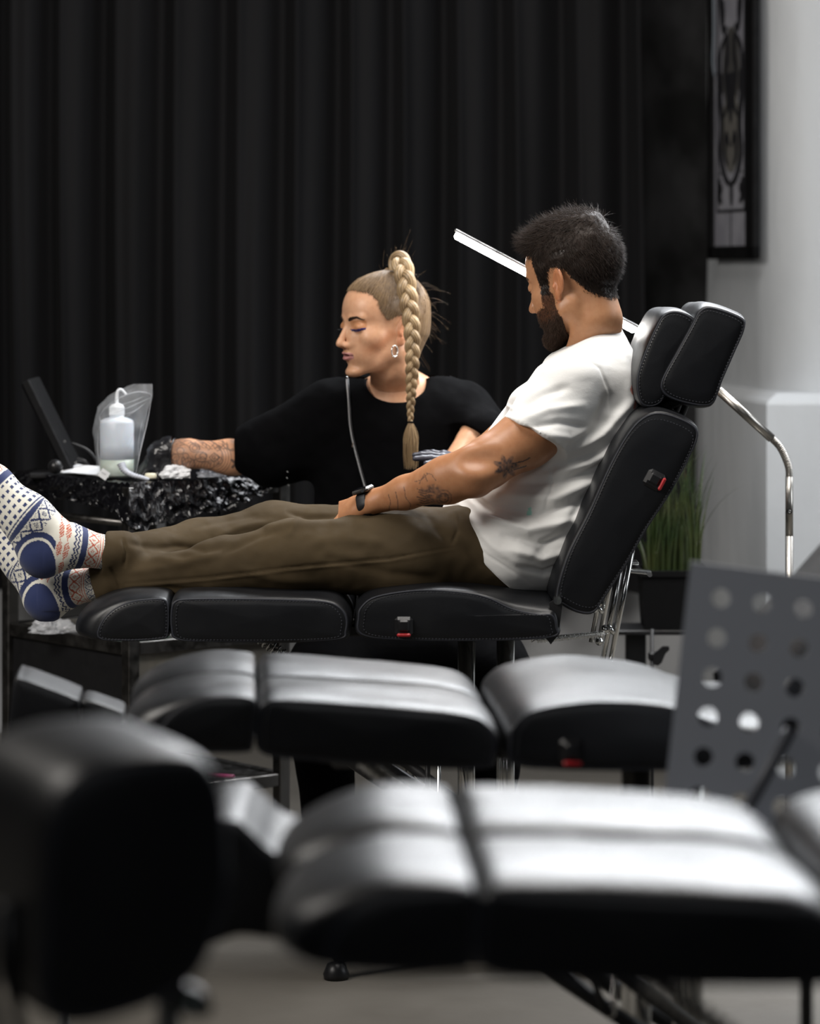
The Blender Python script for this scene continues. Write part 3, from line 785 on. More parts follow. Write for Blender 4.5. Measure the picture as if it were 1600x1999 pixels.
def film_cover():
    """crumpled black film: top sheet plus a hanging skirt of uneven length"""
    c = (TN+TF)/2; cor = [TL, TN, TR, TF]; cor = [c+(x-c)*1.05 for x in cor]
    per = []; 
    for i in range(4):
        a, b = cor[i], cor[(i+1) % 4]; n = 130
        for k in range(n): per.append(a+(b-a)*k/n)
    per = np.array(per); n = len(per); s = np.arange(n)/130.0   # 0-1 L->N, 1-2 N->R
    drop = np.interp(s, [0, 0.25, 0.5, 0.9, 1.0, 1.06, 1.15, 1.5, 1.8, 1.95, 2.05, 2.5, 3, 3.5, 4],
                        [0.04, 0.045, 0.050, 0.070, 0.105, 0.112, 0.095, 0.080, 0.045, 0.012, 0.02, 0.03, 0.03, 0.03, 0.03])
    drop = drop*(1+0.16*vnoise(np.stack([s*9, s*0, s*0], 1), 3)+0.05*vnoise(np.stack([s*30, s*0, s*0], 1), 4))
    out = np.array([nrm(p-c) for p in per]); V = []; rows = 18
    for r in range(rows+1):
        f = r/rows
        q = np.stack([per[:, 0], per[:, 1], np.full(n, 0.0)], 1)
        cr = (1-2*np.abs(vnoise(np.stack([s*10+f*1.6, np.full(n, f*1.2), s*0], 1), 7)))*0.014*f+(1-2*np.abs(vnoise(np.stack([s*19-f*2.5, s*9+f*3, s*0], 1), 8)))*0.006*(0.2+f)+vnoise(np.stack([s*46, np.full(n, f*8), s*0], 1), 12)*0.0022
        puff = 0.012*math.sin(f*PI*0.6)
        x = q[:, 0]+out[:, 0]*(cr+puff); y = q[:, 1]+out[:, 1]*(cr+puff)
        z = 0.914-drop*f+0.0035*vnoise(np.stack([s*50, np.full(n, f*5), s*0], 1), 9)
        V += list(zip(x, y, z))
    F = []
    for r in range(rows):
        for k in range(n): F.append((r*n+k, r*n+(k+1) % n, (r+1)*n+(k+1) % n, (r+1)*n+k))
    prev = 0
    for j, t in enumerate((0.93, 0.8, 0.6, 0.4, 0.2)):
        st = len(V)
        for k in range(n):
            p = c+(per[k]-c)*t; V.append((p[0], p[1], 0.912+0.005*abs(vnoise(np.array([[p[0]*30, p[1]*30, 0]]), 11)[0])))
        for k in range(n): F.append((prev+k, st+k, st+(k+1) % n, prev+(k+1) % n))
        prev = st
    V.append((c[0], c[1], 0.912)); e = len(V)-1
    for k in range(n): F.append((prev+k, e, prev+(k+1) % n))
    o = mesh_obj('plastic_cover', V, F, M['film'], smooth=False)
    tag(o, 'crumpled glossy black plastic film draped over the trolley top', 'plastic cover')
film_cover()
TOPZ = 0.919
def onp(px, Y, z=TOPZ): return np.array([(px-800)*Y/FPX, Y, z])
# wash bottle
def bottle():
    Y = 7.03; b = onp(228, Y); t = thing('wash_bottle', 'white translucent wash bottle with a bent spout standing inside the clear bag', 'bottle', b)
    m = MB(); m.lathe([(0.001, 0.003), (0.034, 0.0), (0.0385, 0.006), (0.0385, 0.040)], b, 40); m.build('liquid_level', M['liquid'], t, smooth=True)
    m = MB(); m.lathe([(0.0385, 0.040), (0.0387, 0.075), (0.0385, 0.122), (0.0365, 0.129), (0.026, 0.134), (0.0165, 0.1365), (0.0165, 0.142), (0.001, 0.142)], b, 40); m.build('bottle_body', M['hdpe'], t, smooth=True)
    m = MB(); pr = [(0.0165, 0.139), (0.0168, 0.160), (0.013, 0.165), (0.006, 0.168), (0.001, 0.168)]
    m.lathe(pr, b, 28)
    for k in range(24):
        a = 2*PI*k/24; m.box(b+np.array([0.017*math.cos(a), 0.017*math.sin(a), 0.150]), (0.0012, 0.0012, 0.018), rotm('Z', math.degrees(a)))
    m.build('cap', M['cap'], t, smooth=False)
    m = MB(); m.tube(spline([b+V3(0, 0, 0.165), b+V3(0.0, 0, 0.185), b+V3(0.003, 0, 0.197), b+V3(0.011, 0, 0.199), b+V3(0.022, -0.002, 0.188)], 22), np.linspace(0.0042, 0.0022, 22), 12); m.build('spout', M['cap'], t, smooth=True)
bottle()
def bag():
    Y = 7.03; cx = (228-800)*Y/FPX
    rows = [(0.004, -0.042, 0.040, 0.043), (0.05, -0.050, 0.050, 0.046), (0.10, -0.053, 0.062, 0.046), (0.135, -0.046, 0.068, 0.042), (0.16, -0.044, 0.074, 0.03), (0.185, -0.02, 0.080, 0.02), (0.20, 0.010, 0.082, 0.010), (0.212, 0.04, 0.082, 0.004)]
    zs = np.linspace(0.004, 0.212, 44); R = np.array(rows); V = []; n = 80
    for z in zs:
        a = np.interp(z, R[:, 0], R[:, 1]); b = np.interp(z, R[:, 0], R[:, 2]); d = np.interp(z, R[:, 0], R[:, 3])
        for k in range(n):
            q = 2*PI*k/n; x = (a+b)/2+(b-a)/2*math.cos(q); y = d*math.sin(q)
            w_ = 0.0035*vnoise(np.array([[x*70, y*70, z*45]]), 2)[0]+0.003*vnoise(np.array([[q*5, 0, z*18]]), 3)[0]*min(1, z*8)
            V.append((cx+x+w_*math.cos(q), Y+y+w_*math.sin(q), TOPZ+z))
    F = [(i*n+k, i*n+(k+1) % n, (i+1)*n+(k+1) % n, (i+1)*n+k) for i in range(len(zs)-1) for k in range(n)]
    o = mesh_obj('plastic_bag', V, F, M['clear']); tag(o, 'clear plastic bag pulled over the white wash bottle', 'plastic bag')
    m = MB()
    for pl, r_ in (([(194,812),(206,796),(234,776),(266,765),(288,767),(296,772)], 0.0009), ([(296,772),(288,820),(274,880),(264,930)], 0.0009), ([(192,842),(191,880),(197,930)], 0.0009), ([(194,812),(196,828),(192,842)], 0.0008),
       ([(205,812),(240,800),(272,786),(294,776)], 0.0006), ([(200,822),(232,812),(262,802),(284,786)], 0.0005), ([(238,790),(262,782),(280,774)], 0.0006), ([(244,815),(262,803),(280,790)], 0.0005), ([(248,880),(260,850),(262,820)], 0.0004), ([(205,800),(215,792),(228,786)], 0.0006), ([(272,900),(270,866),(278,820)], 0.0004), ([(196,860),(200,900),(199,925)], 0.0004)):
        k = len(pl); pts = spline([P(x, y, Y-0.046*math.sin(PI*min(1, max(0.0, (x-190)/(106)))) -0.002) for x, y in pl], 16); m.tube(pts, r_*np.sin(np.linspace(0.25, PI-0.25, 16)), 5)
    mesh_obj('bag_crease', m.V, m.F, M['wrap'], o)
bag()
def crumple(name, c, r, sc, mt, seed, n=26, label=None, cat=None, amp=0.35):
    m = MB().ball((0, 0, 0), 1, n); V = np.array(m.V); d = 1+amp*vnoise(V*1.7+seed, seed)+0.5*amp*vnoise(V*4.3+seed, seed+1)+0.2*amp*vnoise(V*11, seed+2)
    V = V*d[:, None]*r*np.array(sc); V[:, 2] = np.maximum(V[:, 2], -0.35*r*sc[2]); V[:, 2] -= V[:, 2].min()
    o = mesh_obj(name, V+np.array(c), m.F, mt, smooth=False); tag(o, label, cat); return o
crumple('crumpled_tissue', onp(342, 6.99), 0.030, (1.15, 0.9, 0.75), M['tissue'], 3, label='crumpled white paper tissue on the black film below the tattooed forearm', cat='tissue')
crumple('clear_wrapper', onp(412, 7.03), 0.026, (1.1, 0.9, 0.62), M['wrap'], 9, label='crinkled clear plastic wrapper at the right of the white tissue', cat='wrapper', amp=0.5)
m = MB(); b = onp(294, 6.97); m.lathe([(0.001, 0), (0.013, 0), (0.0135, 0.003), (0.0135, 0.008), (0.011, 0.012), (0.001, 0.0125)], b, 24)
tag(m.build('ink_cap', M['cream'], smooth=True), 'small round cream-coloured cap on the black film left of the tissue', 'cap')
# grey ribbed sleeve
m = MB(); pts = spline([P(236, 905, 6.97), P(243, 918, 6.965), P(258, 927, 6.96), P(276, 932, 6.955), P(290, 936, 6.95)], 60)
m.tube(pts, 0.010+0.0012*np.sin(np.arange(60)*1.6)+np.linspace(0.002, -0.004, 60), 14, flat=0.6)
tag(m.build('grip_sleeve', M['greytube'], smooth=True), 'curved grey ribbed sleeve leaning against the clear bag', 'grip sleeve')
# paper towel and label
def sheet(name, pts, mt, label, cat, th=0.0012, bend=0.004):
    pts = np.array(pts); c = pts.mean(0); g = []
    n = 12; V = []
    for i in range(n+1):
        for j in range(n+1):
            u, v = i/n, j/n; p = (1-u)*(1-v)*pts[0]+u*(1-v)*pts[1]+u*v*pts[2]+(1-u)*v*pts[3]
            p = p+np.array([0, 0, bend*vnoise(np.array([[u*3, v*3, 0]]), 5)[0]]); V.append(p)
    k = len(V); V += [p-np.array([0, 0, th]) for p in V]
    F = [(i*(n+1)+j, (i+1)*(n+1)+j, (i+1)*(n+1)+j+1, i*(n+1)+j+1) for i in range(n) for j in range(n)]
    F += [tuple(q+k for q in f[::-1]) for f in F]
    o = mesh_obj(name, V, F, mt); tag(o, label, cat); return o
sheet('paper_towel', [onp(112, 7.17, 0.921), onp(212, 6.99, 0.921), onp(214, 7.10, 0.938), onp(150, 7.23, 0.932)], M['tissue'], 'flat white paper towel on the black film at the left of the wash bottle', 'paper towel', bend=0.003)
def tagcard():
    c = P(203, 926, 6.965); o = MB().box(c, (0.021, 0.001, 0.020), rotm('Y', 35)).build('paper_tag', M['tissue'])
    tag(o, 'small square white paper tag with three tiny dots before the wash bottle', 'paper tag')
    for k in range(3):
        q = c+V3(-0.004+0.0035*k, -0.001, 0.004-0.002*k); MB().box(q, (0.0016, 0.0008, 0.0016), rotm('Y', 35)).build('printed_dot', M['ink'], o)
tagcard()
# leaning black device with its foot, knob and cable
def device():
    a = P(62, 742, 7.3); b = P(146, 926, 7.25); d = nrm(b-a); ang = math.degrees(math.atan2(-(b[2]-a[2]), b[0]-a[0]))
    t = thing('tablet_stand', 'slim black tablet leaning on its stand, seen edge-on at the left end of the trolley', 'tablet', (b[0], b[1], TOPZ))
    R = rotm('Y', ang); c = (a+b)/2
    MB().box(c, (np.linalg.norm(b-a), 0.20, 0.022), R, 0.004).build('housing', M['frame_black'], t)
    MB().box(c+R @ V3(-0.03, 0, -0.0125), (np.linalg.norm(b-a)*0.7, 0.17, 0.003), R).build('screen', M['film'], t)
    MB().box(P(120, 926, 7.2)+V3(0, 0, 0.0), (0.14, 0.12, 0.014), None, 0.004).build('stand_foot', M['blackplastic'], t)
    for px, py in ((126, 862), (148, 903)): MB().cyl(P(px, py, 7.148), P(px, py, 7.136), 0.0035, 12).build('screw', M['chrome'], t)
    o = MB().ball(P(108, 911, 7.12), 0.017, 14).build('round_knob', M['blackplastic'], smooth=True); tag(o, 'round black knob with a highlight beside the foot of the leaning tablet', 'knob')
    m = MB(); m.tube(spline([P(140, 865, 7.2), P(170, 878, 7.2), P(188, 900, 7.2), P(192, 926, 7.2)], 30), 0.0035, 8)
    m.tube(spline([P(150, 895, 7.2), P(165, 900, 7.2), P(176, 914, 7.2)], 20), 0.004, 8); m.build('cable', M['blackplastic'], t, smooth=True)
device()
# things on the middle shelf
SH = 0.557
def onshelf(px, Y, z=SH): return np.array([(px-800)*Y/FPX, Y, z])
def box_thing(name, c, size, rz_, mt, label, cat, group=None, band=None):
    o = MB().box((c[0], c[1], c[2]+size[2]/2), size, rotm('Z', rz_), 0.0015).build(name, mt); tag(o, label, cat, group)
    if band: MB().box((c[0], c[1], c[2]+size[2]/2), (size[0]*1.01, size[1]*1.01, size[2]*0.3), rotm('Z', rz_)).build('label_band', band, o)
    return o
M['palecard'] = mat('pale_green_card', (0.35, 0.48, 0.42), 0.6, rvar=(30, 0.5, 0.7))
box_thing('carton', onshelf(292, 6.99), (0.075, 0.05, 0.03), 25, M['green'], 'low dark green carton on the middle shelf behind the trolley corner post', 'carton', band=M['palecard'])
box_thing('card_box', onshelf(222, 7.02), (0.05, 0.04, 0.028), -40, M['palecard'], 'pale green card box on the middle shelf left of the corner post', 'carton')
for i, px in enumerate((338, 362, 386, 412, 438, 462)):
    c = onshelf(px, 7.02+0.022*i); m = MB(); m.lathe([(0.001, 0.0), (0.010, 0.0), (0.012, 0.030), (0.011, 0.030), (0.0092, 0.002), (0.001, 0.002)], c, 18)
    tag(m.build('clear_cup', M['wrap'], smooth=True), 'small clear plastic cup in the row on the middle trolley shelf', 'cup', 'clear cups on the trolley shelf')
crumple('shelf_bag', onshelf(98, 7.07), 0.05, (1.0, 0.55, 0.5), M['wrap'], 21, label='crinkled clear plastic bag on the middle shelf below the heel of the lower sock', cat='plastic bag', amp=0.4)
M['magenta'] = mat('magenta_plastic', (0.20, 0.03, 0.09), 0.4, rvar=(30, 0.35, 0.5))
o = MB().cyl(P(405, 1513, 7.12), P(455, 1516, 7.02)+V3(0, 0, 0.0), 0.005, 10).build('marker_pen', M['magenta'], smooth=True); tag(o, 'thin dark magenta pen lying on the bottom trolley shelf', 'pen')

# ------------------------------------------------------------ work lamp with a light bar on a bent pole
M['led'] = mat('lit_led_diffuser', (0.9, 0.9, 0.9), 0.5, emit=((1.0, 0.97, 0.93), 42.0), rvar=(30, 0.4, 0.6))
M['alu'] = mat('aluminium_profile', (0.6, 0.6, 0.6), 0.35, 1.0, rvar=(60, 0.25, 0.4))
def lamp():
    Y = 6.72; base = P(1540, 1000, Y); base[2] = 0
    t = thing('work_lamp', 'floor lamp with a lit slanting bar on a bent brushed-metal pole behind the man', 'floor lamp', base)
    a = P(886, 452, Y); b = P(1246, 643, Y); ang = math.degrees(math.atan2(-(b[2]-a[2]), b[0]-a[0])); R = rotm('Y', ang); c = (a+b)/2; L = np.linalg.norm(b-a)
    # channel with its diffuser turned down and towards the client
    dn = R @ V3(0, 0, 1)
    MB().box(c+dn*0.004, (L, 0.026, 0.007), R, 0.0015).build('light_channel', M['alu'], t)
    MB().box(c-dn*0.005, (L-0.01, 0.024, 0.016), R, 0.004).build('diffuser', M['led'], t)
    MB().box(b+R @ V3(0.006, 0, 0), (0.014, 0.024, 0.02), R, 0.002).build('end_cap', M['alu'], t)
    m = MB(); p0 = b; p1 = P(1405, 765, Y); p1b = P(1330, 700, Y)
    m.cyl(b, P(1285, 662, Y), 0.006, 12); m.build('bar_arm', M['alu'], t, smooth=True)
    m = MB(); m.tube(spline([P(1285, 662, Y), P(1340, 705, Y), P(1405, 765, Y)], 14), 0.007, 14); m.build('upper_arm', M['nickel'], t, smooth=True)
    m = MB(); m.cyl(P(1402, 762, Y), P(1506, 856, Y), 0.0100, 18); m.build('slant_pole', M['nickel'], t, smooth=True)
    g = spline([P(1506, 856, Y), P(1521, 872, Y), P(1532, 893, Y), P(1539, 914, Y), P(1540, 932, Y)], 160)
    m = MB(); m.tube(g, 0.0078+0.0010*np.sin(np.arange(160)*1.15), 16); m.build('gooseneck', M['nickel'], t, smooth=True)
    m = MB(); m.cyl(P(1540, 930, Y), P(1540, 1046, Y), 0.0085, 18); m.build('upper_pole', M['nickel'], t, smooth=True)
    q = P(1540, 1046, Y); m = MB(); m.cyl(q, (q[0], q[1], 0.02), 0.0088, 18); m.build('lower_pole', M['nickel'], t, smooth=True)
    q = P(1540, 998, Y-0.009); m = MB(); m.cyl(q, q-V3(0, 0.004, 0), 0.006, 18); k = m.build('switch', M['blackplastic'], t, smooth=False)
    m = MB(); th = np.linspace(0, 2*PI, 25); m.tube([q+V3(0.0028*math.cos(x), -0.0045, 0.0028*math.sin(x)) for x in th], 0.0006, 6, cap=False); m.build('switch_ring', M['chrome'], k, smooth=True)
    m = MB(); m.lathe([(0.001, 0.0), (0.15, 0.0), (0.15, 0.012), (0.14, 0.018), (0.012, 0.022), (0.001, 0.022)], base, 40); m.build('base_plate', M['nickel'], t, smooth=False)
lamp()

# ------------------------------------------------------------ planter on a telescopic stand
M['grass'] = mat('grass_blade', (0.020, 0.042, 0.009), 0.5, mix=((0.045, 0.055, 0.014), (12, 12, 12), 0.4, 0.65), rvar=(20, 0.4, 0.6))
M['grass_dry'] = mat('dry_grass_blade', (0.16, 0.06, 0.03), 0.6, rvar=(20, 0.5, 0.7))
def planter():
    Y = 7.45; x0 = P(1236, 0, Y)[0]; x1 = P(1352, 0, Y)[0]; zt = P(0, 1108, Y)[2]; zb = P(0, 1222, Y)[2]; cx = (x0+x1)/2+0.02; z_t = zt
    pot = thing('planter', 'black rectangular planter full of tall green grass behind the raised backrest', 'planter', (cx, Y, zb))
    W_ = 0.155; D_ = 0.16
    m = MB()   # hollow tapered trough
    prof = [(0.90, 0.0, 0.0), (1.0, zt-zb-0.014, 0.0), (1.07, zt-zb-0.014, 0.0), (1.07, zt-zb, 0.0), (0.97, zt-zb, 0.0), (0.95, zt-zb-0.03, 0.0)]
    V = []; F = []
    for s_, z, _ in prof:
        for sx, sy in ((-1, -1), (1, -1), (1, 1), (-1, 1)): V.append((cx+sx*W_/2*s_, Y+sy*D_/2*s_, zb+z))
    for i in range(len(prof)-1):
        for k in range(4): F.append((i*4+k, i*4+(k+1) % 4, (i+1)*4+(k+1) % 4, (i+1)*4+k))
    F.append((3, 2, 1, 0)); mesh_obj('pot', V, F, M['frame_black'], pot, smooth=False)
    zs = zt-0.03; MB().box((cx, Y, zs), (W_*0.94, D_*0.94, 0.004)).build('soil', M['dark_wall'], pot)
    r = random.Random(4); 
    nb = 0
    def blade(bx, by, tx, ty, h, wd, m):
        n = 10; V = []; lean = np.array([tx, ty])
        side = nrm(np.array([r.uniform(-1, 1), r.uniform(-0.5, 0.5), 0]))
        for i in range(n+1):
            t = i/n; p = np.array([bx+lean[0]*t**2.1, by+lean[1]*t**2.1, zs+h*(t-0.12*t**4*np.hypot(tx, ty)*10)])
            w2 = wd*(1-t**1.6)*0.5+0.0002
            V.append(p-side*w2); V.append(p+side*w2+np.array([0, 0.0008, 0]))
        m.add(V, [(2*i, 2*i+1, 2*i+3, 2*i+2) for i in range(n)])
    for i in range(100):
        m = MB(); bx = cx+r.uniform(-0.062, 0.062); by = Y+r.uniform(-0.06, 0.06)
        if i < 14: tx, ty, h = r.uniform(0.03, 0.13), r.uniform(-0.05, 0.03), r.uniform(0.24, 0.38)
        else: tx, ty, h = r.gauss(0.01, 0.030), r.gauss(0, 0.03), r.uniform(0.16, 0.36)
        blade(bx, by, tx, ty, h, r.uniform(0.0035, 0.0065) if i >= 14 else 0.0022, m)
        m.build('grass_blade', M['grass_dry'] if i in (30, 55) else M['grass'], pot, smooth=True)
    m = MB()
    for i in range(110):
        blade(cx+r.uniform(-0.065, 0.065), Y+r.uniform(-0.06, 0.06), r.gauss(0, 0.028), r.gauss(0, 0.03), r.uniform(0.12, 0.30), r.uniform(0.003, 0.006), m)
    o = m.build('grass_tuft', M['grass'], pot, smooth=True); o['kind'] = 'stuff'
    # stand
    sx = P(1243, 0, 7.4)[0]
    st = thing('telescopic_stand', 'black square telescopic column carrying the grass planter', 'stand', (sx, 7.45, 0))
    z1 = P(0, 1240, 7.4)[2]
    MB().box((sx, 7.45, (z1+0.02)/2), (0.048, 0.05, z1-0.02), None, 0.003).build('outer_column', M['blackmetal'], st)
    MB().box((sx, 7.45, (z1+zb-0.012)/2), (0.041, 0.042, zb-0.012-z1+0.002), None, 0.003).build('inner_column', M['blackmetal'], st)
    MB().box(((sx+cx)/2, Y, zb-0.007), (0.20, 0.16, 0.012), None, 0.003).build('top_plate', M['blackmetal'], st)
    MB().box((sx, 7.45, 0.011), (0.34, 0.40, 0.02), None, 0.006).build('base_plate', M['blackmetal'], st)
    # clamp stand
    cx2 = P(1272, 0, 7.3)[0]; c = thing('clamp_stand', 'thin black rod with a wing-nut clamp beside the telescopic column', 'stand', (cx2, 7.3, 0))
    z2 = P(0, 1228, 7.3)[2]
    MB().cyl((cx2, 7.3, 0.01), (cx2, 7.3, z2), 0.0045, 12).build('rod', M['blackmetal'], c, smooth=True)
    zc = P(0, 1281, 7.3)[2]; MB().box((cx2, 7.3, zc), (0.018, 0.018, 0.02), None, 0.004).build('clamp_block', M['blackplastic'], c)
    pl = [P(*q, 7.29) for q in ((1276, 1275), (1284, 1270), (1293, 1262), (1305, 1262), (1306, 1268), (1298, 1276), (1291, 1293), (1284, 1299), (1275, 1297))]
    m = MB(); m.prism([(p[0], p[2]) for p in pl], 7.285, 7.297); m.build('wing_knob', M['blackplastic'], c)
    MB().lathe([(0.001, 0), (0.10, 0), (0.10, 0.008), (0.006, 0.014), (0.001, 0.014)], (cx2, 7.3, 0), 28).build('round_base', M['blackmetal'], c)
planter()

# ------------------------------------------------------------ perforated music stand
M['greymetal'] = mat('dark_grey_painted_sheet', (0.46, 0.48, 0.53), 0.55, rvar=(12, 0.48, 0.62), bump=[('noise', 300, 0.1, 0.0005)])
M['page_arm'] = mat('darker_grey_painted_bar', (0.10, 0.105, 0.12), 0.6, rvar=(12, 0.5, 0.65))
def music_stand():
    Y = 4.15; s = Y/FPX
    R = rotm('Y', 7.2) @ rotm('X', -8)
    O = P(1487, 1178, Y)     # a hole centre
    base = np.array([P(1640, 0, Y)[0]+0.0, Y+0.02, 0])
    t = thing('music_stand', 'dark grey perforated metal music stand in the blurred foreground at the right', 'music stand', base)
    d = 81*s; dz_ = 77*s; r = 0.0128; th = 0.0016; V = []; F = []
    n = 24
    cols = range(-1, 5); rows = range(0, 6)
    mar = dict(l=0.5*d+0.012, t=0.0)
    def add_cell(x0, x1, z0, z1, cx, cz):
        """square cell with a round hole, front and back skins and the hole's wall"""
        k0 = len(V)
        for yy in (-th/2, th/2):
            for i in range(n):
                a = 2*PI*i/n; V.append((cx+r*math.cos(a), yy, cz+r*math.sin(a)))
            for i in range(n):
                a = 2*PI*i/n; ca, sa = math.cos(a), math.sin(a)
                tx = ((x1 if ca > 0 else x0)-cx)/ca if abs(ca) > 1e-9 else 1e9; tz = ((z1 if sa > 0 else z0)-cz)/sa if abs(sa) > 1e-9 else 1e9
                q = min(tx, tz); V.append((cx+q*ca, yy, cz+q*sa))
        for i in range(n):
            j = (i+1) % n
            F.append((k0+i, k0+n+i, k0+n+j, k0+j)); F.append((k0+2*n+i, k0+2*n+j, k0+3*n+j, k0+3*n+i)); F.append((k0+i, k0+j, k0+2*n+j, k0+2*n+i))
        # corner fill
        cr = [(x0, z0), (x1, z0), (x1, z1), (x0, z1)]
        for (a, b) in cr:
            ang = math.atan2(b-cz, a-cx) % (2*PI); i = int(ang/(2*PI)*n) % n; j = (i+1) % n
            c0 = len(V); V.append((a, -th/2, b)); V.append((a, th/2, b))
            F.append((k0+n+i, c0, k0+n+j)); F.append((k0+3*n+i, k0+3*n+j, c0+1))
    for c in cols:
        for w_ in rows:
            x0, x1 = (c-0.5)*d, (c+0.5)*d; z0, z1 = -(w_+0.5)*dz_, -(w_-0.5)*dz_
            if c == -1: x0 -= 0.018
            if c == 4: x1 += 0.008
            if w_ == 0: z1 += 0.016
            if w_ == 5: z0 -= 0.02
            add_cell(x0, x1, z0, z1, c*d, -w_*dz_)
    V = np.array(V) @ R.T+O
    mesh_obj('perforated_desk', V, F, M['greymetal'], t, smooth=False)
    xa, xb = -1.5*d-0.018, 4.5*d+0.008; zt = 0.5*dz_+0.016; zb = -5.5*dz_-0.02
    def lb(c, size, name, mt=M['greymetal'], bev=0.002): MB().box(R @ np.array(c, float)+O, size, R, bev).build(name, mt, t)
    lb(((xa+xb)/2, 0.002, zt), (xb-xa, 0.006, 0.004), 'top_edge'); lb(((xa+xb)/2, -0.022, zb), (xb-xa, 0.048, 0.003), 'sheet_ledge')
    mid = (xa+xb)/2
    lb((mid, 0.012, (zt+zb)/2), (0.02, 0.02, 0.2), 'back_spine', M['blackmetal'])
    a = R @ V3(1.0*d, -0.006, -3.05*dz_)+O; b = R @ V3(0.05*d, -0.006, -5.4*dz_)+O
    m = MB(); m.tube([a, b], 0.0085, 10); m.build('page_arm', M['page_arm'], t, smooth=True)
    pm = R @ V3(mid, 0.03, (zt+zb)/2)+O
    m = MB(); m.cyl((pm[0], pm[1], 0.25), pm, 0.009, 14); m.build('post', M['blackmetal'], t, smooth=True)
    for k in range(3):
        a = 2*PI*k/3+0.4; m = MB(); m.tube([(pm[0], pm[1], 0.30), (pm[0]+0.12*math.cos(a), pm[1]+0.12*math.sin(a), 0.16), (pm[0]+0.25*math.cos(a), pm[1]+0.25*math.sin(a), 0.008)], 0.007, 10); m.build('leg', M['blackmetal'], t, smooth=True)
music_stand()

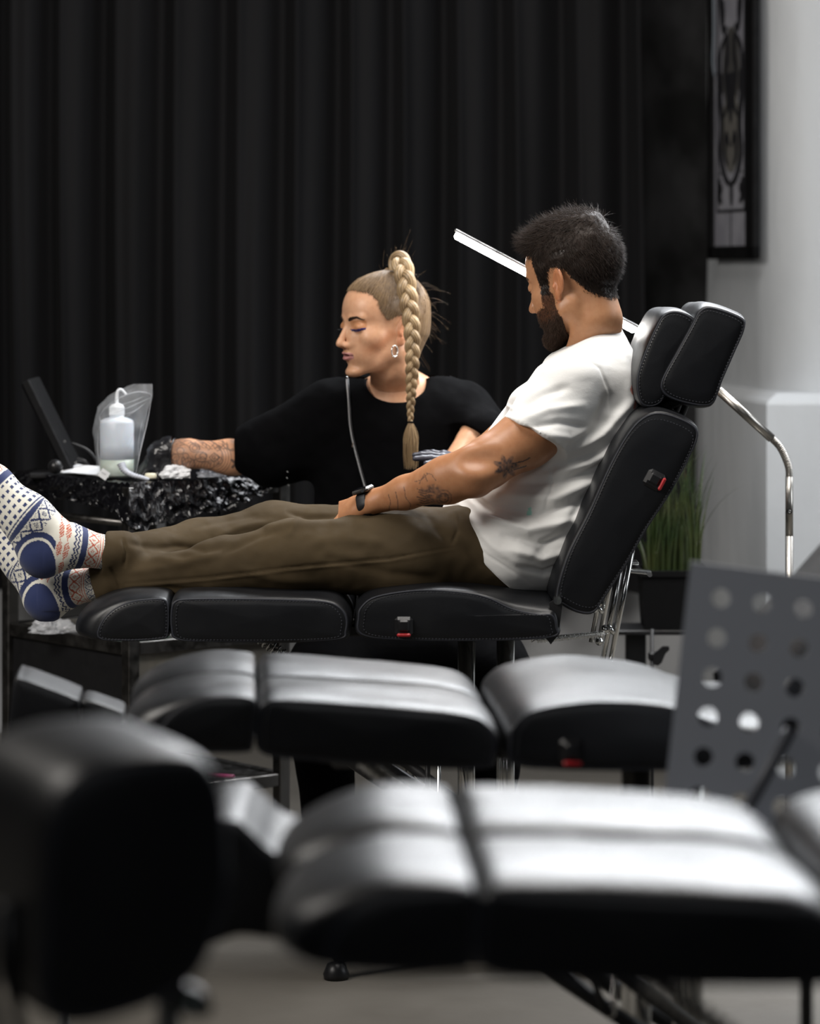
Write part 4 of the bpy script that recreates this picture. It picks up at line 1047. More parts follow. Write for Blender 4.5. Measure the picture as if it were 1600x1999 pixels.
# ------------------------------------------------------------ padded chair at the near left, seen from behind its back pad
def left_chair():
    Y0 = 2.78; s = Y0/FPX
    sub = lambda pts: np.array([(((x-250)*1.05+2)*s, CAMH-(y-HOR)*s) for x, y in pts])
    t = thing('padded_chair', 'dark blurred padded chair in the left foreground with a tall rounded back pad', 'chair', (P(250, 0, Y0)[0], Y0, 0), math.radians(24))
    S_ = sub([(96,1640),(112,1570),(150,1520),(220,1497),(330,1490),(392,1505),(425,1550),(440,1640),(444,1750),(425,1830),(385,1910),(320,1955),(200,1985),(120,1980),(84,1930),(88,1800)])
    M_ = sub([(84,1640),(98,1560),(140,1500),(220,1470),(335,1466),(404,1484),(444,1540),(458,1640),(460,1750),(440,1840),(396,1920),(325,1968),(200,1996),(115,1990),(74,1935),(76,1800)])
    cushion('back_pad', S_, M_, 0.0, 0.26, t, power=4, stitch=True)
    seat = np.array([(P(x, y, 3.5)[0], P(x, y, 3.5)[2]) for x, y in [(380,1625),(452,1600),(492,1626),(532,1662),(600,1690),(640,1740),(620,1800),(560,1832),(470,1824),(400,1842),(360,1800)]])
    Vs, Fs, _ = cushion_mesh(seat, seat+(seat-seat.mean(0))*0.03, 3.5, 3.76, power=3)
    Vs = (Vs-np.array([P(250, 0, Y0)[0], Y0, 0])) @ rotm('Z', 24)
    mesh_obj('seat_pad', Vs, Fs, M['leather'], t, world=False)
    zb = CAMH-(1940-HOR)*s
    Wd = lambda x, y, Y_: P(x, y, Y_)
    c1 = Wd(332, 1940, 2.98); m = MB(); m.cyl((c1[0], c1[1], 0.03), (c1[0], c1[1], c1[2]+0.06), 0.0105, 20); m.build('lift_column', M['chrome'], t, smooth=True, world=True)
    c1 = Wd(314, 1940, 3.02); m = MB(); m.cyl((c1[0], c1[1], 0.03), (c1[0], c1[1], c1[2]+0.06), 0.005, 14); m.build('guide_rod', M['chrome'], t, smooth=True, world=True)
    for xa, xb in ((12, 38), (-28, -4)):
        a_ = Wd(xa, 1890, 2.82); b_ = Wd(xb, 1999, 2.82); d_ = b_-a_; m = MB(); m.tube([a_+V3(0, 0, 0.06), a_, b_, b_+d_*(b_[2]-0.012)/abs(d_[2])], 0.0065, 10); m.build('side_leg', M['blackmetal'], t, smooth=True, world=True)
    m = MB(); m.lathe([(0.001, 0.0), (0.26, 0.0), (0.26, 0.014), (0.20, 0.03), (0.03, 0.05), (0.001, 0.05)], (0.04, 0.2, 0), 32); m.build('round_base', M['blackmetal'], t, smooth=False, world=False)
    m = MB(); m.box((0.10, 0.40, zb+0.05), (0.05, 0.62, 0.03), None, 0.005); m.build('seat_frame', M['blackmetal'], t, world=False)
    # release lever with its small pale print
    YL = 2.86; lx = lambda x, y: (P(x, y, YL)[0], P(x, y, YL)[2])
    c = closed_spline([lx(*q) for q in ((348, 1925), (362, 1922), (396, 1938), (413, 1962), (412, 1978), (396, 1986), (362, 1984), (350, 1972))], 40)
    m = MB(); m.prism([tuple(p) for p in c], YL, YL+0.010); lv = m.build('release_lever', M['blackplastic'], t, world=True)
    m = MB(); m.tube([P(342, 1890, YL+0.05), P(356, 1932, YL+0.006)], 0.006, 10); m.build('lever_shaft', M['blackmetal'], t, smooth=True, world=True)
    mk = mat('pale_print', (0.55, 0.62, 0.62), 0.5, rvar=(30, 0.4, 0.6)); mg = mat('green_print', (0.05, 0.35, 0.2), 0.5, rvar=(30, 0.4, 0.6))
    def mark(poly, mt, name):
        m = MB(); m.prism([lx(*q) for q in poly], YL-0.001, YL+0.001); m.build(name, mt, lv, world=True)
    mark([(366, 1972), (372, 1950), (378, 1944), (384, 1950), (379, 1955), (383, 1966), (378, 1972), (372, 1962)], mk, 'printed_emblem')
    mark([(364, 1952), (370, 1948), (370, 1956), (364, 1958)], mg, 'printed_green_mark')
    for k in range(3): mark([(388+k*3, 1968), (390+k*3, 1968), (390+k*3, 1972), (388+k*3, 1972)], mk, 'printed_letter')
    # these pieces were set out square to the room: turn them into the chair's own frame
    Ri = rotm('Z', 24); inv = Ri
    for o in [c_ for c_ in t.children if c_.name.split('.')[0] in ('lift_column', 'guide_rod', 'side_leg', 'release_lever', 'lever_shaft')]:
        for q in [o]+list(o.children):
            n_ = len(q.data.vertices); a_ = np.empty(n_*3, np.float32); q.data.vertices.foreach_get('co', a_); a_ = a_.reshape(-1, 3).astype(float) @ inv
            q.data.vertices.foreach_set('co', a_.astype(np.float32).ravel()); q.data.update()
left_chair()
def armrest():
    Y0 = 4.95; s = Y0/FPX
    sub = lambda pts: np.array([((x-120)*s, CAMH-(y-HOR)*s) for x, y in pts])
    t = thing('armrest_stand', 'black two-piece padded armrest on a post, sloping down behind the near left chair', 'armrest', (P(120, 0, Y0)[0], Y0, 0), math.radians(4))
    S_ = sub([(30,1330),(45,1326),(90,1342),(140,1362),(154,1376),(152,1440),(140,1490),(90,1500),(30,1498),(14,1480),(20,1400)])
    cushion('arm_pad', S_, S_+(S_-S_.mean(0))*0.03, 0.0, 0.16, t, power=3, stitch=False)
    S2 = sub([(160,1374),(175,1370),(205,1380),(236,1392),(240,1402),(232,1418),(200,1428),(170,1430),(160,1410)])
    cushion('wrist_pad', S2, S2+(S2-S2.mean(0))*0.06, 0.01, 0.12, t, power=3, stitch=False)
    m = MB(); z = CAMH-(1440-HOR)*s; m.box(((158-120)*s, 0.07, z+0.02), (0.14, 0.05, 0.02), rotm('Y', 10), 0.004); m.build('pad_plate', M['blackmetal'], t, world=False)
    m = MB(); m.cyl((0.0, 0.08, 0.03), (0.0, 0.08, z), 0.013, 16); m.build('post', M['chrome'], t, smooth=True, world=False)
    m = MB(); m.lathe([(0.001, 0.0), (0.17, 0.0), (0.17, 0.014), (0.02, 0.03), (0.001, 0.03)], (0, 0.08, 0), 28); m.build('round_base', M['blackmetal'], t, world=False)
armrest()
# stool under the woman
def stool():
    M['cream_seat'] = mat('beige_stool_foot', (0.30, 0.27, 0.20), 0.6, rvar=(20, 0.5, 0.7))
    c = (P(800, 0, 7.0)[0], 7.02)
    t = thing('rolling_stool', 'round black stool with a chrome column under the seated woman', 'stool', (c[0], c[1], 0))
    m = MB(); m.lathe([(0.001, 0.46), (0.17, 0.46), (0.19, 0.47), (0.195, 0.50), (0.185, 0.525), (0.15, 0.535), (0.001, 0.535)], (*c, 0), 40); m.build('seat', M['leather'], t, smooth=True)
    m = MB(); m.cyl((*c, 0.08), (*c, 0.47), 0.022, 20); m.build('gas_column', M['chrome'], t, smooth=True)
    for k in range(5):
        a = 2*PI*k/5+0.25; e = (c[0]+0.28*math.cos(a), c[1]+0.28*math.sin(a))
        m = MB(); m.tube([(c[0]+0.02*math.cos(a), c[1]+0.02*math.sin(a), 0.12), (e[0], e[1], 0.075)], [0.018, 0.012], 10); g = m.build('base_arm', M['chrome'], t, smooth=True)
        m = MB(); m.cyl((e[0]-0.012, e[1], 0.025), (e[0]+0.012, e[1], 0.025), 0.025, 18); m.cyl((*e, 0.03), (*e, 0.075), 0.006, 8); m.build('caster', M['blackplastic'], g)
stool()
# ------------------------------------------------------------ people: shared tools
M['skin'] = mat('skin', (0.6, 0.38, 0.27), 0.42, vcol=True, mix=((0.90, 0.84, 0.82), (90, 90, 90), 0.35, 0.75), bump=[('noise', 500, 0.12, 0.0006)], sss=0.12, spec=0.45)
M['hair'] = mat('hair', (0.2, 0.12, 0.06), 0.38, vcol=True, spec=0.6, rvar=(200, 0.32, 0.5))
M['hair_matte'] = mat('short_dark_hair', (0.02, 0.015, 0.012), 0.6, vcol=True, spec=0.25, rvar=(200, 0.5, 0.7))
def strands(P_, rad, taper=0.85):
    """P_ (S,K,3) paths -> one mesh of thin three-sided tubes"""
    S_, K, _ = P_.shape; T = np.gradient(P_, axis=1); T /= np.linalg.norm(T, axis=2)[..., None]+1e-12
    ref = np.where(np.abs(T[..., 2:3]) < 0.9, np.array([0, 0, 1.0]), np.array([1.0, 0, 0]))
    u = np.cross(T, ref); u /= np.linalg.norm(u, axis=2)[..., None]+1e-12; v = np.cross(T, u)
    r = (np.ones(S_)*rad)[:, None]*(1-taper*np.linspace(0, 1, K)**1.5)[None]
    V = np.stack([P_+r[..., None]*(math.cos(a)*u+math.sin(a)*v) for a in (0, 2.094, 4.189)], 2)  # S,K,3,3
    idx = np.arange(S_*K*3).reshape(S_, K, 3); F = []
    for k in range(3):
        k2 = (k+1) % 3
        F.append(np.stack([idx[:, :-1, k], idx[:, :-1, k2], idx[:, 1:, k2], idx[:, 1:, k]], -1).reshape(-1, 4))
    return V.reshape(-1, 3), np.vstack(F)
def frame_of(F, pitch=0.0, roll=0.0):
    """columns: head right, head forward, head up; pitch > 0 looks down"""
    F = nrm(F); U = np.array([0, 0, 1.0]); Rg = nrm(np.cross(F, U))
    B = np.stack([Rg, F, np.cross(Rg, F)], 1)
    return B @ rotm('X', -pitch) @ rotm('Y', roll)
def head_field(male=False, h=0.0017, mouth_open=0.0022):
    g = Field((-0.10, -0.135, -0.24), (0.10, 0.14, 0.15), h)
    m = 1.0 if male else 0.0
    g.ell((0, -0.014, 0.033), (0.0745, 0.096, 0.082), 0.01)
    g.ell((0, 0.036, 0.034), (0.0605, 0.056, 0.062), 0.02)
    g.ell((0, 0.034, -0.035), (0.0545+0.003*m, 0.052, 0.068), 0.02)
    for s in (-1, 1):
        g.ell((s*0.043, 0.050, -0.026), (0.020, 0.026, 0.020), 0.024)
        g.cone((s*(0.051+0.004*m), 0.002, -0.058-0.006*m), (s*0.012, 0.073, -0.102-0.002*m), 0.017+0.003*m, 0.0125+0.003*m, 0.02)
        g.cone((s*0.058, -0.004, -0.02), (s*(0.050+0.004*m), 0.004, -0.060), 0.014, 0.014, 0.02)
        g.ell((s*0.027, 0.062, -0.058), (0.019, 0.020, 0.026), 0.016)
    g.ell((0, 0.079, -0.104-0.002*m), (0.016+0.004*m, 0.0135, 0.0130), 0.014)
    g.ell((0, 0.074, -0.059), (0.026, 0.0225, 0.026), 0.014)
    # sockets, brow, lids
    for s in (-1, 1):
        g.ell((s*0.031, 0.101, 0.000), (0.0175, 0.0135, 0.0115), 0.012, 's')
        g.cone((s*0.012, 0.0855, 0.018), (s*0.040, 0.073, 0.0205), 0.0075+0.002*m, 0.0065+0.002*m, 0.010)
        g.ell((s*0.0315, 0.0745, -0.001), (0.0150, 0.0138, 0.0128), 0.004)
        # lid line: groove where the lashes meet, curved over the ball
        pts = [(s*(0.0315+0.0138*math.sin(a)), 0.0745+0.0142*math.cos(a), -0.0055-0.0022*math.cos(a*1.4)) for a in np.linspace(-0.95, 0.95, 7)]
        for a, b in zip(pts[:-1], pts[1:]): g.cone(a, b, 0.0008, 0.0008, 0.0015, 's')
        pts = [(s*(0.0315+0.0155*math.sin(a)), 0.0745+0.0148*math.cos(a), 0.0065+0.002*math.cos(a*1.3)) for a in np.linspace(-0.9, 0.9, 7)]
        for a, b in zip(pts[:-1], pts[1:]): g.cone(a, b, 0.0007, 0.0007, 0.002, 's')
    # nose
    g.cone((0, 0.0860, 0.010), (0, 0.1070, -0.029), 0.0058, 0.0072, 0.012)
    for s in (-1, 1): g.cone((s*0.0085, 0.078, -0.002), (s*0.0140, 0.084, -0.036), 0.0100, 0.0115, 0.012); g.ell((s*0.0155, 0.078, -0.024), (0.012, 0.013, 0.018), 0.012)
    g.ell((0, 0.1095+0.001*m, -0.0375), (0.0086, 0.0096, 0.0080), 0.008)
    for s in (-1, 1):
        g.ell((s*0.0112, 0.0990, -0.0415), (0.0060, 0.0085, 0.0062), 0.006)
        g.ell((s*0.0058, 0.1055, -0.0485), (0.0030, 0.0058, 0.0036), 0.003, 's')
    # lips
    for s in (-1, 1):
        g.cone((s*0.0045, 0.0985, -0.0585), (s*0.0205, 0.0850, -0.0628), 0.0040, 0.0020, 0.004)
        g.cone((s*0.003, 0.0965, -0.0698), (s*0.0190, 0.0850, -0.0648), 0.0050, 0.0020, 0.004)
    pts = [(0.0215*math.sin(a), 0.080+0.0245*math.cos(a), -0.0640+0.0010*math.cos(a*2.0)-0.0006*math.cos(a*5)) for a in np.linspace(-1.15, 1.15, 11)]
    for a, b in zip(pts[:-1], pts[1:]): g.cone(a, b, mouth_open*0.75, mouth_open*0.75, 0.0015, 's')
    if mouth_open > 0.002: g.ell((0, 0.0985, -0.0637), (0.013, 0.010, mouth_open*1.1), 0.002, 's')
    g.ell((0, 0.0985, -0.0835), (0.013, 0.006, 0.0050), 0.008, 's')
    # neck
    nr = 0.053+0.0*m
    g.cone((0, -0.022, -0.045), (0, -0.036, -0.26), nr, nr+0.003, 0.022)
    # sterno-mastoid cords
    for s in (-1, 1): g.cone((s*0.055, -0.018, -0.055), (s*0.022, 0.004, -0.19), 0.012, 0.011, 0.016)
    # ears
    for s in (-1, 1):
        R = rotm('Z', s*22) @ rotm('X', 12)
        g.ell((s*0.0785, -0.012, -0.008), (0.0055, 0.0165, 0.0265), 0.005, R=R)
        g.ell((s*0.0765, -0.002, -0.034), (0.0050, 0.0085, 0.0110), 0.005, R=R)
        g.ell((s*0.0850, -0.010, -0.008), (0.0062, 0.0100, 0.0180), 0.003, 's', R=R)
        g.ell((s*0.0790, 0.000, -0.017), (0.0045, 0.0040, 0.0060), 0.004)          # tragus
        g.cone((s*0.0815, -0.016, 0.006), (s*0.0815, -0.013, -0.022), 0.0026, 0.0024, 0.003)  # inner fold
    return g
def hair_mask(V, poly): return inside(V[:, 1:3], poly)
def brow_dist(V, s, arch):
    """distance (m) to the eyebrow line on side s in the x-z plane"""
    pts = [(s*x, z) for x, z in arch]
    return poly_dist2(V[:, [0, 2]], pts)
def hand(g, W, D, N, T, sc=1.0, curl=(0.3, 0.35, 0.4, 0.45), spread=0.06, thumb=0.5, k=0.006, hr=1.0):
    """five separate fingers; W wrist, D finger direction, N back of the hand, T thumb side"""
    W = np.array(W, float); D = nrm(D); N = nrm(N-np.dot(N, D)*D); T = nrm(T-np.dot(T, D)*D-np.dot(T, N)*N)
    offs = (0.028, 0.0095, -0.0095, -0.027); kl = (0.092, 0.096, 0.090, 0.082); L = (0.070, 0.078, 0.072, 0.056); rr = (0.0092, 0.0095, 0.0088, 0.0078)
    g.cone(W-D*0.03*sc, W+D*0.02*sc, 0.026*sc, 0.027*sc, k*2, n=N, fl=0.72)
    tips = []
    for i in range(4):
        kn = W+sc*(D*kl[i]+T*offs[i]+N*0.004)
        g.cone(W+sc*(D*0.012+T*offs[i]*0.55), kn, 0.0155*sc*hr, 0.0118*sc*hr, k*2.2)
        a = 0; p = kn; sp = spread*(1.5-i)
        for j, (fr, ca) in enumerate(((0.46, 0.9), (0.30, 1.1), (0.24, 0.7))):
            a += curl[i]*ca
            d = nrm(D*math.cos(a)-N*math.sin(a)+T*sp*math.cos(a)); q = p+d*L[i]*fr*sc
            r0 = rr[i]*(1-0.12*j)*sc*hr; g.cone(p, q, r0, r0*0.88, 0.0022 if j == 0 else 0.0035); p = q
        tips.append(p)
    b = W+sc*(D*0.022+T*0.022-N*0.008); c = b+sc*0.044*nrm(D*0.75+T*0.62-N*0.35*thumb*2)
    e = c+sc*0.033*nrm(D*0.92+T*0.25-N*0.4*thumb*2); f = e+sc*0.026*nrm(D*0.95-T*0.05-N*0.5*thumb*2)
    g.cone(b, c, 0.016*sc*hr, 0.0115*sc*hr, k*1.6); g.cone(c, e, 0.0112*sc*hr, 0.0098*sc*hr, 0.004); g.cone(e, f, 0.0098*sc*hr, 0.0078*sc*hr, 0.003)
    return tips
def folds(V, N, items, face=-0.1):
    """cloth folds given as lines in the photograph's frame: (points, amplitude mm, width px)"""
    Q = topix(V); D = np.zeros(len(V)); facing = np.clip((-(N[:, 1])-face)/0.35, 0, 1)
    for pts, amp, wd in items:
        pts = np.array(pts, float); d = poly_dist2(Q, pts)
        a, b = pts[0], pts[-1]; L2 = ((b-a)**2).sum(); t = ((Q-a)@(b-a))/L2
        tp = np.clip(np.minimum(t, 1-t)*4+0.25, 0, 1)
        D += amp*0.001*np.exp(-(d/wd)**2)*tp
    return V+N*(D*facing)[:, None]
def merge(parts):
    V = []; F = []; C = []; n = 0
    for v, f, c in parts: V.append(v); F.append(f+n); C.append(c); n += len(v)
    return np.vstack(V), np.vstack(F), np.vstack(C)
# ------------------------------------------------------------ the man on the bench
SK_M = np.array([0.45, 0.225, 0.115])
MH = dict(Y=6.30); 
man = thing('person', 'person in a white t-shirt, olive trousers and patterned socks reclining on the raised bench', 'person', (0.20, 6.3, 0.76))
MFd = np.array([-math.cos(math.radians(36)), math.sin(math.radians(36)), 0]); MB_ = frame_of(MFd, 15, -2)
MHc = P(1120, 541, 6.31); MSC = 1.04
def mh(v): return (np.asarray(v)*MSC) @ MB_.T+MHc
def man_head():
    g = head_field(True, 0.0019, 0.0016); V, F = g.mesh(); V = relax(V, F, 2, 0.4)
    return V, F
HAIR_M = [(0.100,0.115),(0.082,0.082),(0.068,0.066),(0.048,0.055),(0.043,0.0),(0.040,-0.024),(0.026,-0.024),(0.020,0.008),(0.008,0.020),(-0.010,0.021),(-0.026,0.010),(-0.034,-0.008),(-0.052,-0.040),(-0.080,-0.066),(-0.14,-0.074),(-0.14,0.2),(0.1,0.2)]
BEARD = [(0.040,-0.015),(0.047,-0.046),(0.070,-0.050),(0.095,-0.052),(0.125,-0.052),(0.125,-0.135),(0.066,-0.128),(0.024,-0.104),(0.004,-0.078),(0.012,-0.040),(0.022,-0.015)]
def man_color(V):
    C = np.tile(SK_M, (len(V), 1)).astype(float)
    n = vnoise(V*300, 3); n2 = vnoise(V*700, 4)
    hm = hair_mask(V+np.stack([n*0, n*0.003, n2*0.003], 1), HAIR_M) & (V[:, 2] > -0.09)
    C[hm] = (0.028, 0.019, 0.014)
    bd = inside(V[:, 1:3]+np.stack([n, n2], 1)*0.005, BEARD)
    lip = (np.abs(V[:, 0]) < 0.021) & (np.abs(V[:, 2]+0.064) < 0.0085) & (V[:, 1] > 0.083)
    C[bd & ~lip] = C[bd & ~lip]*np.array([0.20, 0.17, 0.17])
    C[lip] = (0.42, 0.19, 0.14)
    for s in (-1, 1):
        d = brow_dist(V, s, [(0.012, 0.020), (0.03, 0.024), (0.046, 0.018)])
        C[(d < 0.004) & (V[:, 1] > 0.05)] = (0.05, 0.03, 0.02)
        e = (np.abs(V[:, 0]-s*0.0315) < 0.013) & (np.abs(V[:, 2]+0.007) < 0.0013) & (V[:, 1] > 0.07); C[e] = (0.03, 0.02, 0.015)
    ear = (np.abs(V[:, 0]) > 0.074) & (V[:, 2] < 0.03) & (V[:, 2] > -0.05); C[ear] = C[ear]*np.array([1.05, 0.88, 0.82])
    return C
HV, HF = man_head(); HC = man_color(HV)
# the neck runs down to the shoulders: bend its lower part towards the torso
HW = mh(HV); NB = P(1162, 745, 6.32)
t_ = sstep(-0.085, -0.235, HV[:, 2])[:, None]; axis_bottom = mh(np.array([0, -0.036, -0.26]))
HW = HW+(NB-axis_bottom)*t_
# arms: shoulder, elbow, wrist
SHL = P(1112, 806, 6.15); ELB = P(918, 924, 6.03); WRI = P(716, 984, 6.15)
def man_arm():
    g = Field(P(655, 1045, 6.0)-V3(0, 0.04, 0), P(1130, 690, 6.45)+V3(0, 0.02, 0), 0.0021)
    up = nrm(np.cross(ELB-SHL, [0, 1, 0]))
    g.chain([SHL, lerp(SHL, ELB, 0.45), lerp(SHL, ELB, 0.86), ELB], [0.056, 0.055, 0.047, 0.042], 0.02)
    g.cone(lerp(SHL, ELB, 0.3)+V3(-0.004, -0.006, 0.012), lerp(SHL, ELB, 0.75)+V3(-0.006, -0.002, 0.010), 0.042, 0.034, 0.02)   # biceps
    g.chain([ELB, lerp(ELB, WRI, 0.22), lerp(ELB, WRI, 0.62), WRI], [0.042, 0.0435, 0.0305, 0.0225], 0.02, n=(0, 1, 0), fl=0.92)
    g.cone(lerp(SHL, ELB, 0.93)+V3(-0.02, -0.012, 0.012), lerp(ELB, WRI, 0.42)+V3(-0.0, -0.006, 0.008), 0.026, 0.024, 0.02)       # brachioradialis
    g.ell(ELB+V3(0.012, -0.008, -0.028), (0.020, 0.018, 0.014), 0.018)                                    # elbow point
    g.ell(lerp(SHL, ELB, 0.80)+V3(-0.022, -0.066, 0.010), (0.034, 0.014, 0.012), 0.034, 's')
    g.ell(WRI+V3(0.01, -0.018, 0.006), (0.009, 0.006, 0.008), 0.008)
    D = nrm(P(640, 1016, 6.22)-WRI)
    hand(g, WRI+D*0.012, D, nrm(V3(-0.15, -0.62, 0.76)), V3(0, -0.6, -0.6)*-1, 0.97, curl=(0.35, 0.4, 0.45, 0.5))
    V, F = g.mesh(); V = relax(V, F, 2, 0.4); return V, F
AV, AF = man_arm(); AN = vnormals(AV, AF)
def tattoo_man(V, N):
    Q = topix(V); C = np.tile(SK_M*np.array([0.95, 0.90, 0.86]), (len(V), 1)); near = N[:, 1] < 0.15
    ink = np.zeros(len(V)); n = vnoise(V*260, 9); n2 = vnoise(V*90, 10)
    # upper-arm flower
    c = np.array([987, 911.0]); d = Q-c; r = np.hypot(d[:, 0], d[:, 1]*1.1); a = np.arctan2(d[:, 1], d[:, 0])
    R = 15+11*np.abs(np.cos(a*3.5+0.3))**2; a1 = np.clip(1-(r-R+3)/5, 0, 1)*(0.70+0.45*n); ink = np.maximum(ink, np.clip(a1, 0, 0.95)*(r < 31))
    ink = np.maximum(ink, 0.85*(poly_dist2(Q, [(1000, 905), (1020, 901), (1034, 894)]) < 1.4)); ink = np.maximum(ink, 0.8*(poly_dist2(Q, [(1003, 917), (1026, 910)]) < 1.4))
    # forearm: animal-like dark shape with lines
    c = np.array([850, 965.0]); d = Q-c; r = np.hypot(d[:, 0]/30, d[:, 1]/22); sh = np.clip((1.05-r+0.25*n2)*3, 0, 1)*(0.45+0.55*n)
    ink = np.maximum(ink, np.clip(sh, 0, 0.8)); c2 = np.array([866, 972.0]); rr = np.hypot(*(Q-c2).T)
    ink = np.maximum(ink, 0.75*(np.abs(rr-9) < 1.3)); ink = np.maximum(ink, 0.5*(np.abs(rr-15) < 1.2))
    for k in range(7):
        y = 955+5*k; ink = np.maximum(ink, 0.75*(poly_dist2(Q, [(814+3*(k % 3), y), (828, y+4), (838, y+1)]) < 1.0))
    for pl in ([(758, 966), (762, 980), (759, 996)], [(772, 960), (776, 978), (777, 996)], [(788, 950), (792, 972), (801, 984), (799, 996)], [(818, 944), (828, 925), (834, 940)], [(832, 924), (842, 926), (850, 938)], [(834, 926), (820, 938), (810, 940)]):
        ink = np.maximum(ink, 0.6*(poly_dist2(Q, pl) < 0.9))
    ink = ink*near; C = C*(1-ink[:, None])+np.array([0.035, 0.035, 0.04])*ink[:, None]
    hollow = 0
    return C
AC = tattoo_man(AV, AN)
# far arm (mostly behind the near one) and the pelvis, legs and feet inside the clothes
def man_rest():
    g = Field((-0.86, 5.98, 0.72), (0.44, 6.62, 1.30), 0.008)
    g.cone(P(1010, 1050, 6.3), P(1140, 790, 6.3), 0.10, 0.10, 0.03, n=(0, 1, 0), fl=1.35); g.cone(P(1130, 730, 6.15), P(1130, 730, 6.46), 0.045, 0.045, 0.05)
    g.cone(P(1150, 760, 6.3), NB, 0.09, 0.055, 0.04)
    s = P(1090, 772, 6.47); e = P(915, 918, 6.56); w_ = P(760, 985, 6.40)
    g.chain([s, e, w_], [0.05, 0.038, 0.024], 0.02); hand(g, w_, nrm(P(690, 1005, 6.33)-w_), V3(0, 0, 1), V3(0, 1, 0), 0.95, k=0.008)
    for pts, rs in (LEGN, LEGF): g.chain(pts, [r*0.80 for r in rs], 0.03)
    V, F = g.mesh(); return V, F
LEGN = ([P(985, 1082, 6.20), P(800, 1092, 6.14), P(575, 1086, 6.13), P(430, 1112, 6.15), P(205, 1139, 6.22)], [0.090, 0.084, 0.070, 0.058, 0.034])
LEGF = ([P(985, 1078, 6.40), P(760, 1062, 6.42), P(535, 1042, 6.40), P(390, 1068, 6.33), P(225, 1080, 6.20)], [0.088, 0.080, 0.062, 0.052, 0.036])
RV, RF = man_rest(); RC = np.tile(SK_M, (len(RV), 1))
V, F, C = merge([(HW, HF, HC), (AV, AF, AC), (RV, RF, RC)])
mesh_obj('body', V, F, M['skin'], man, col=C)

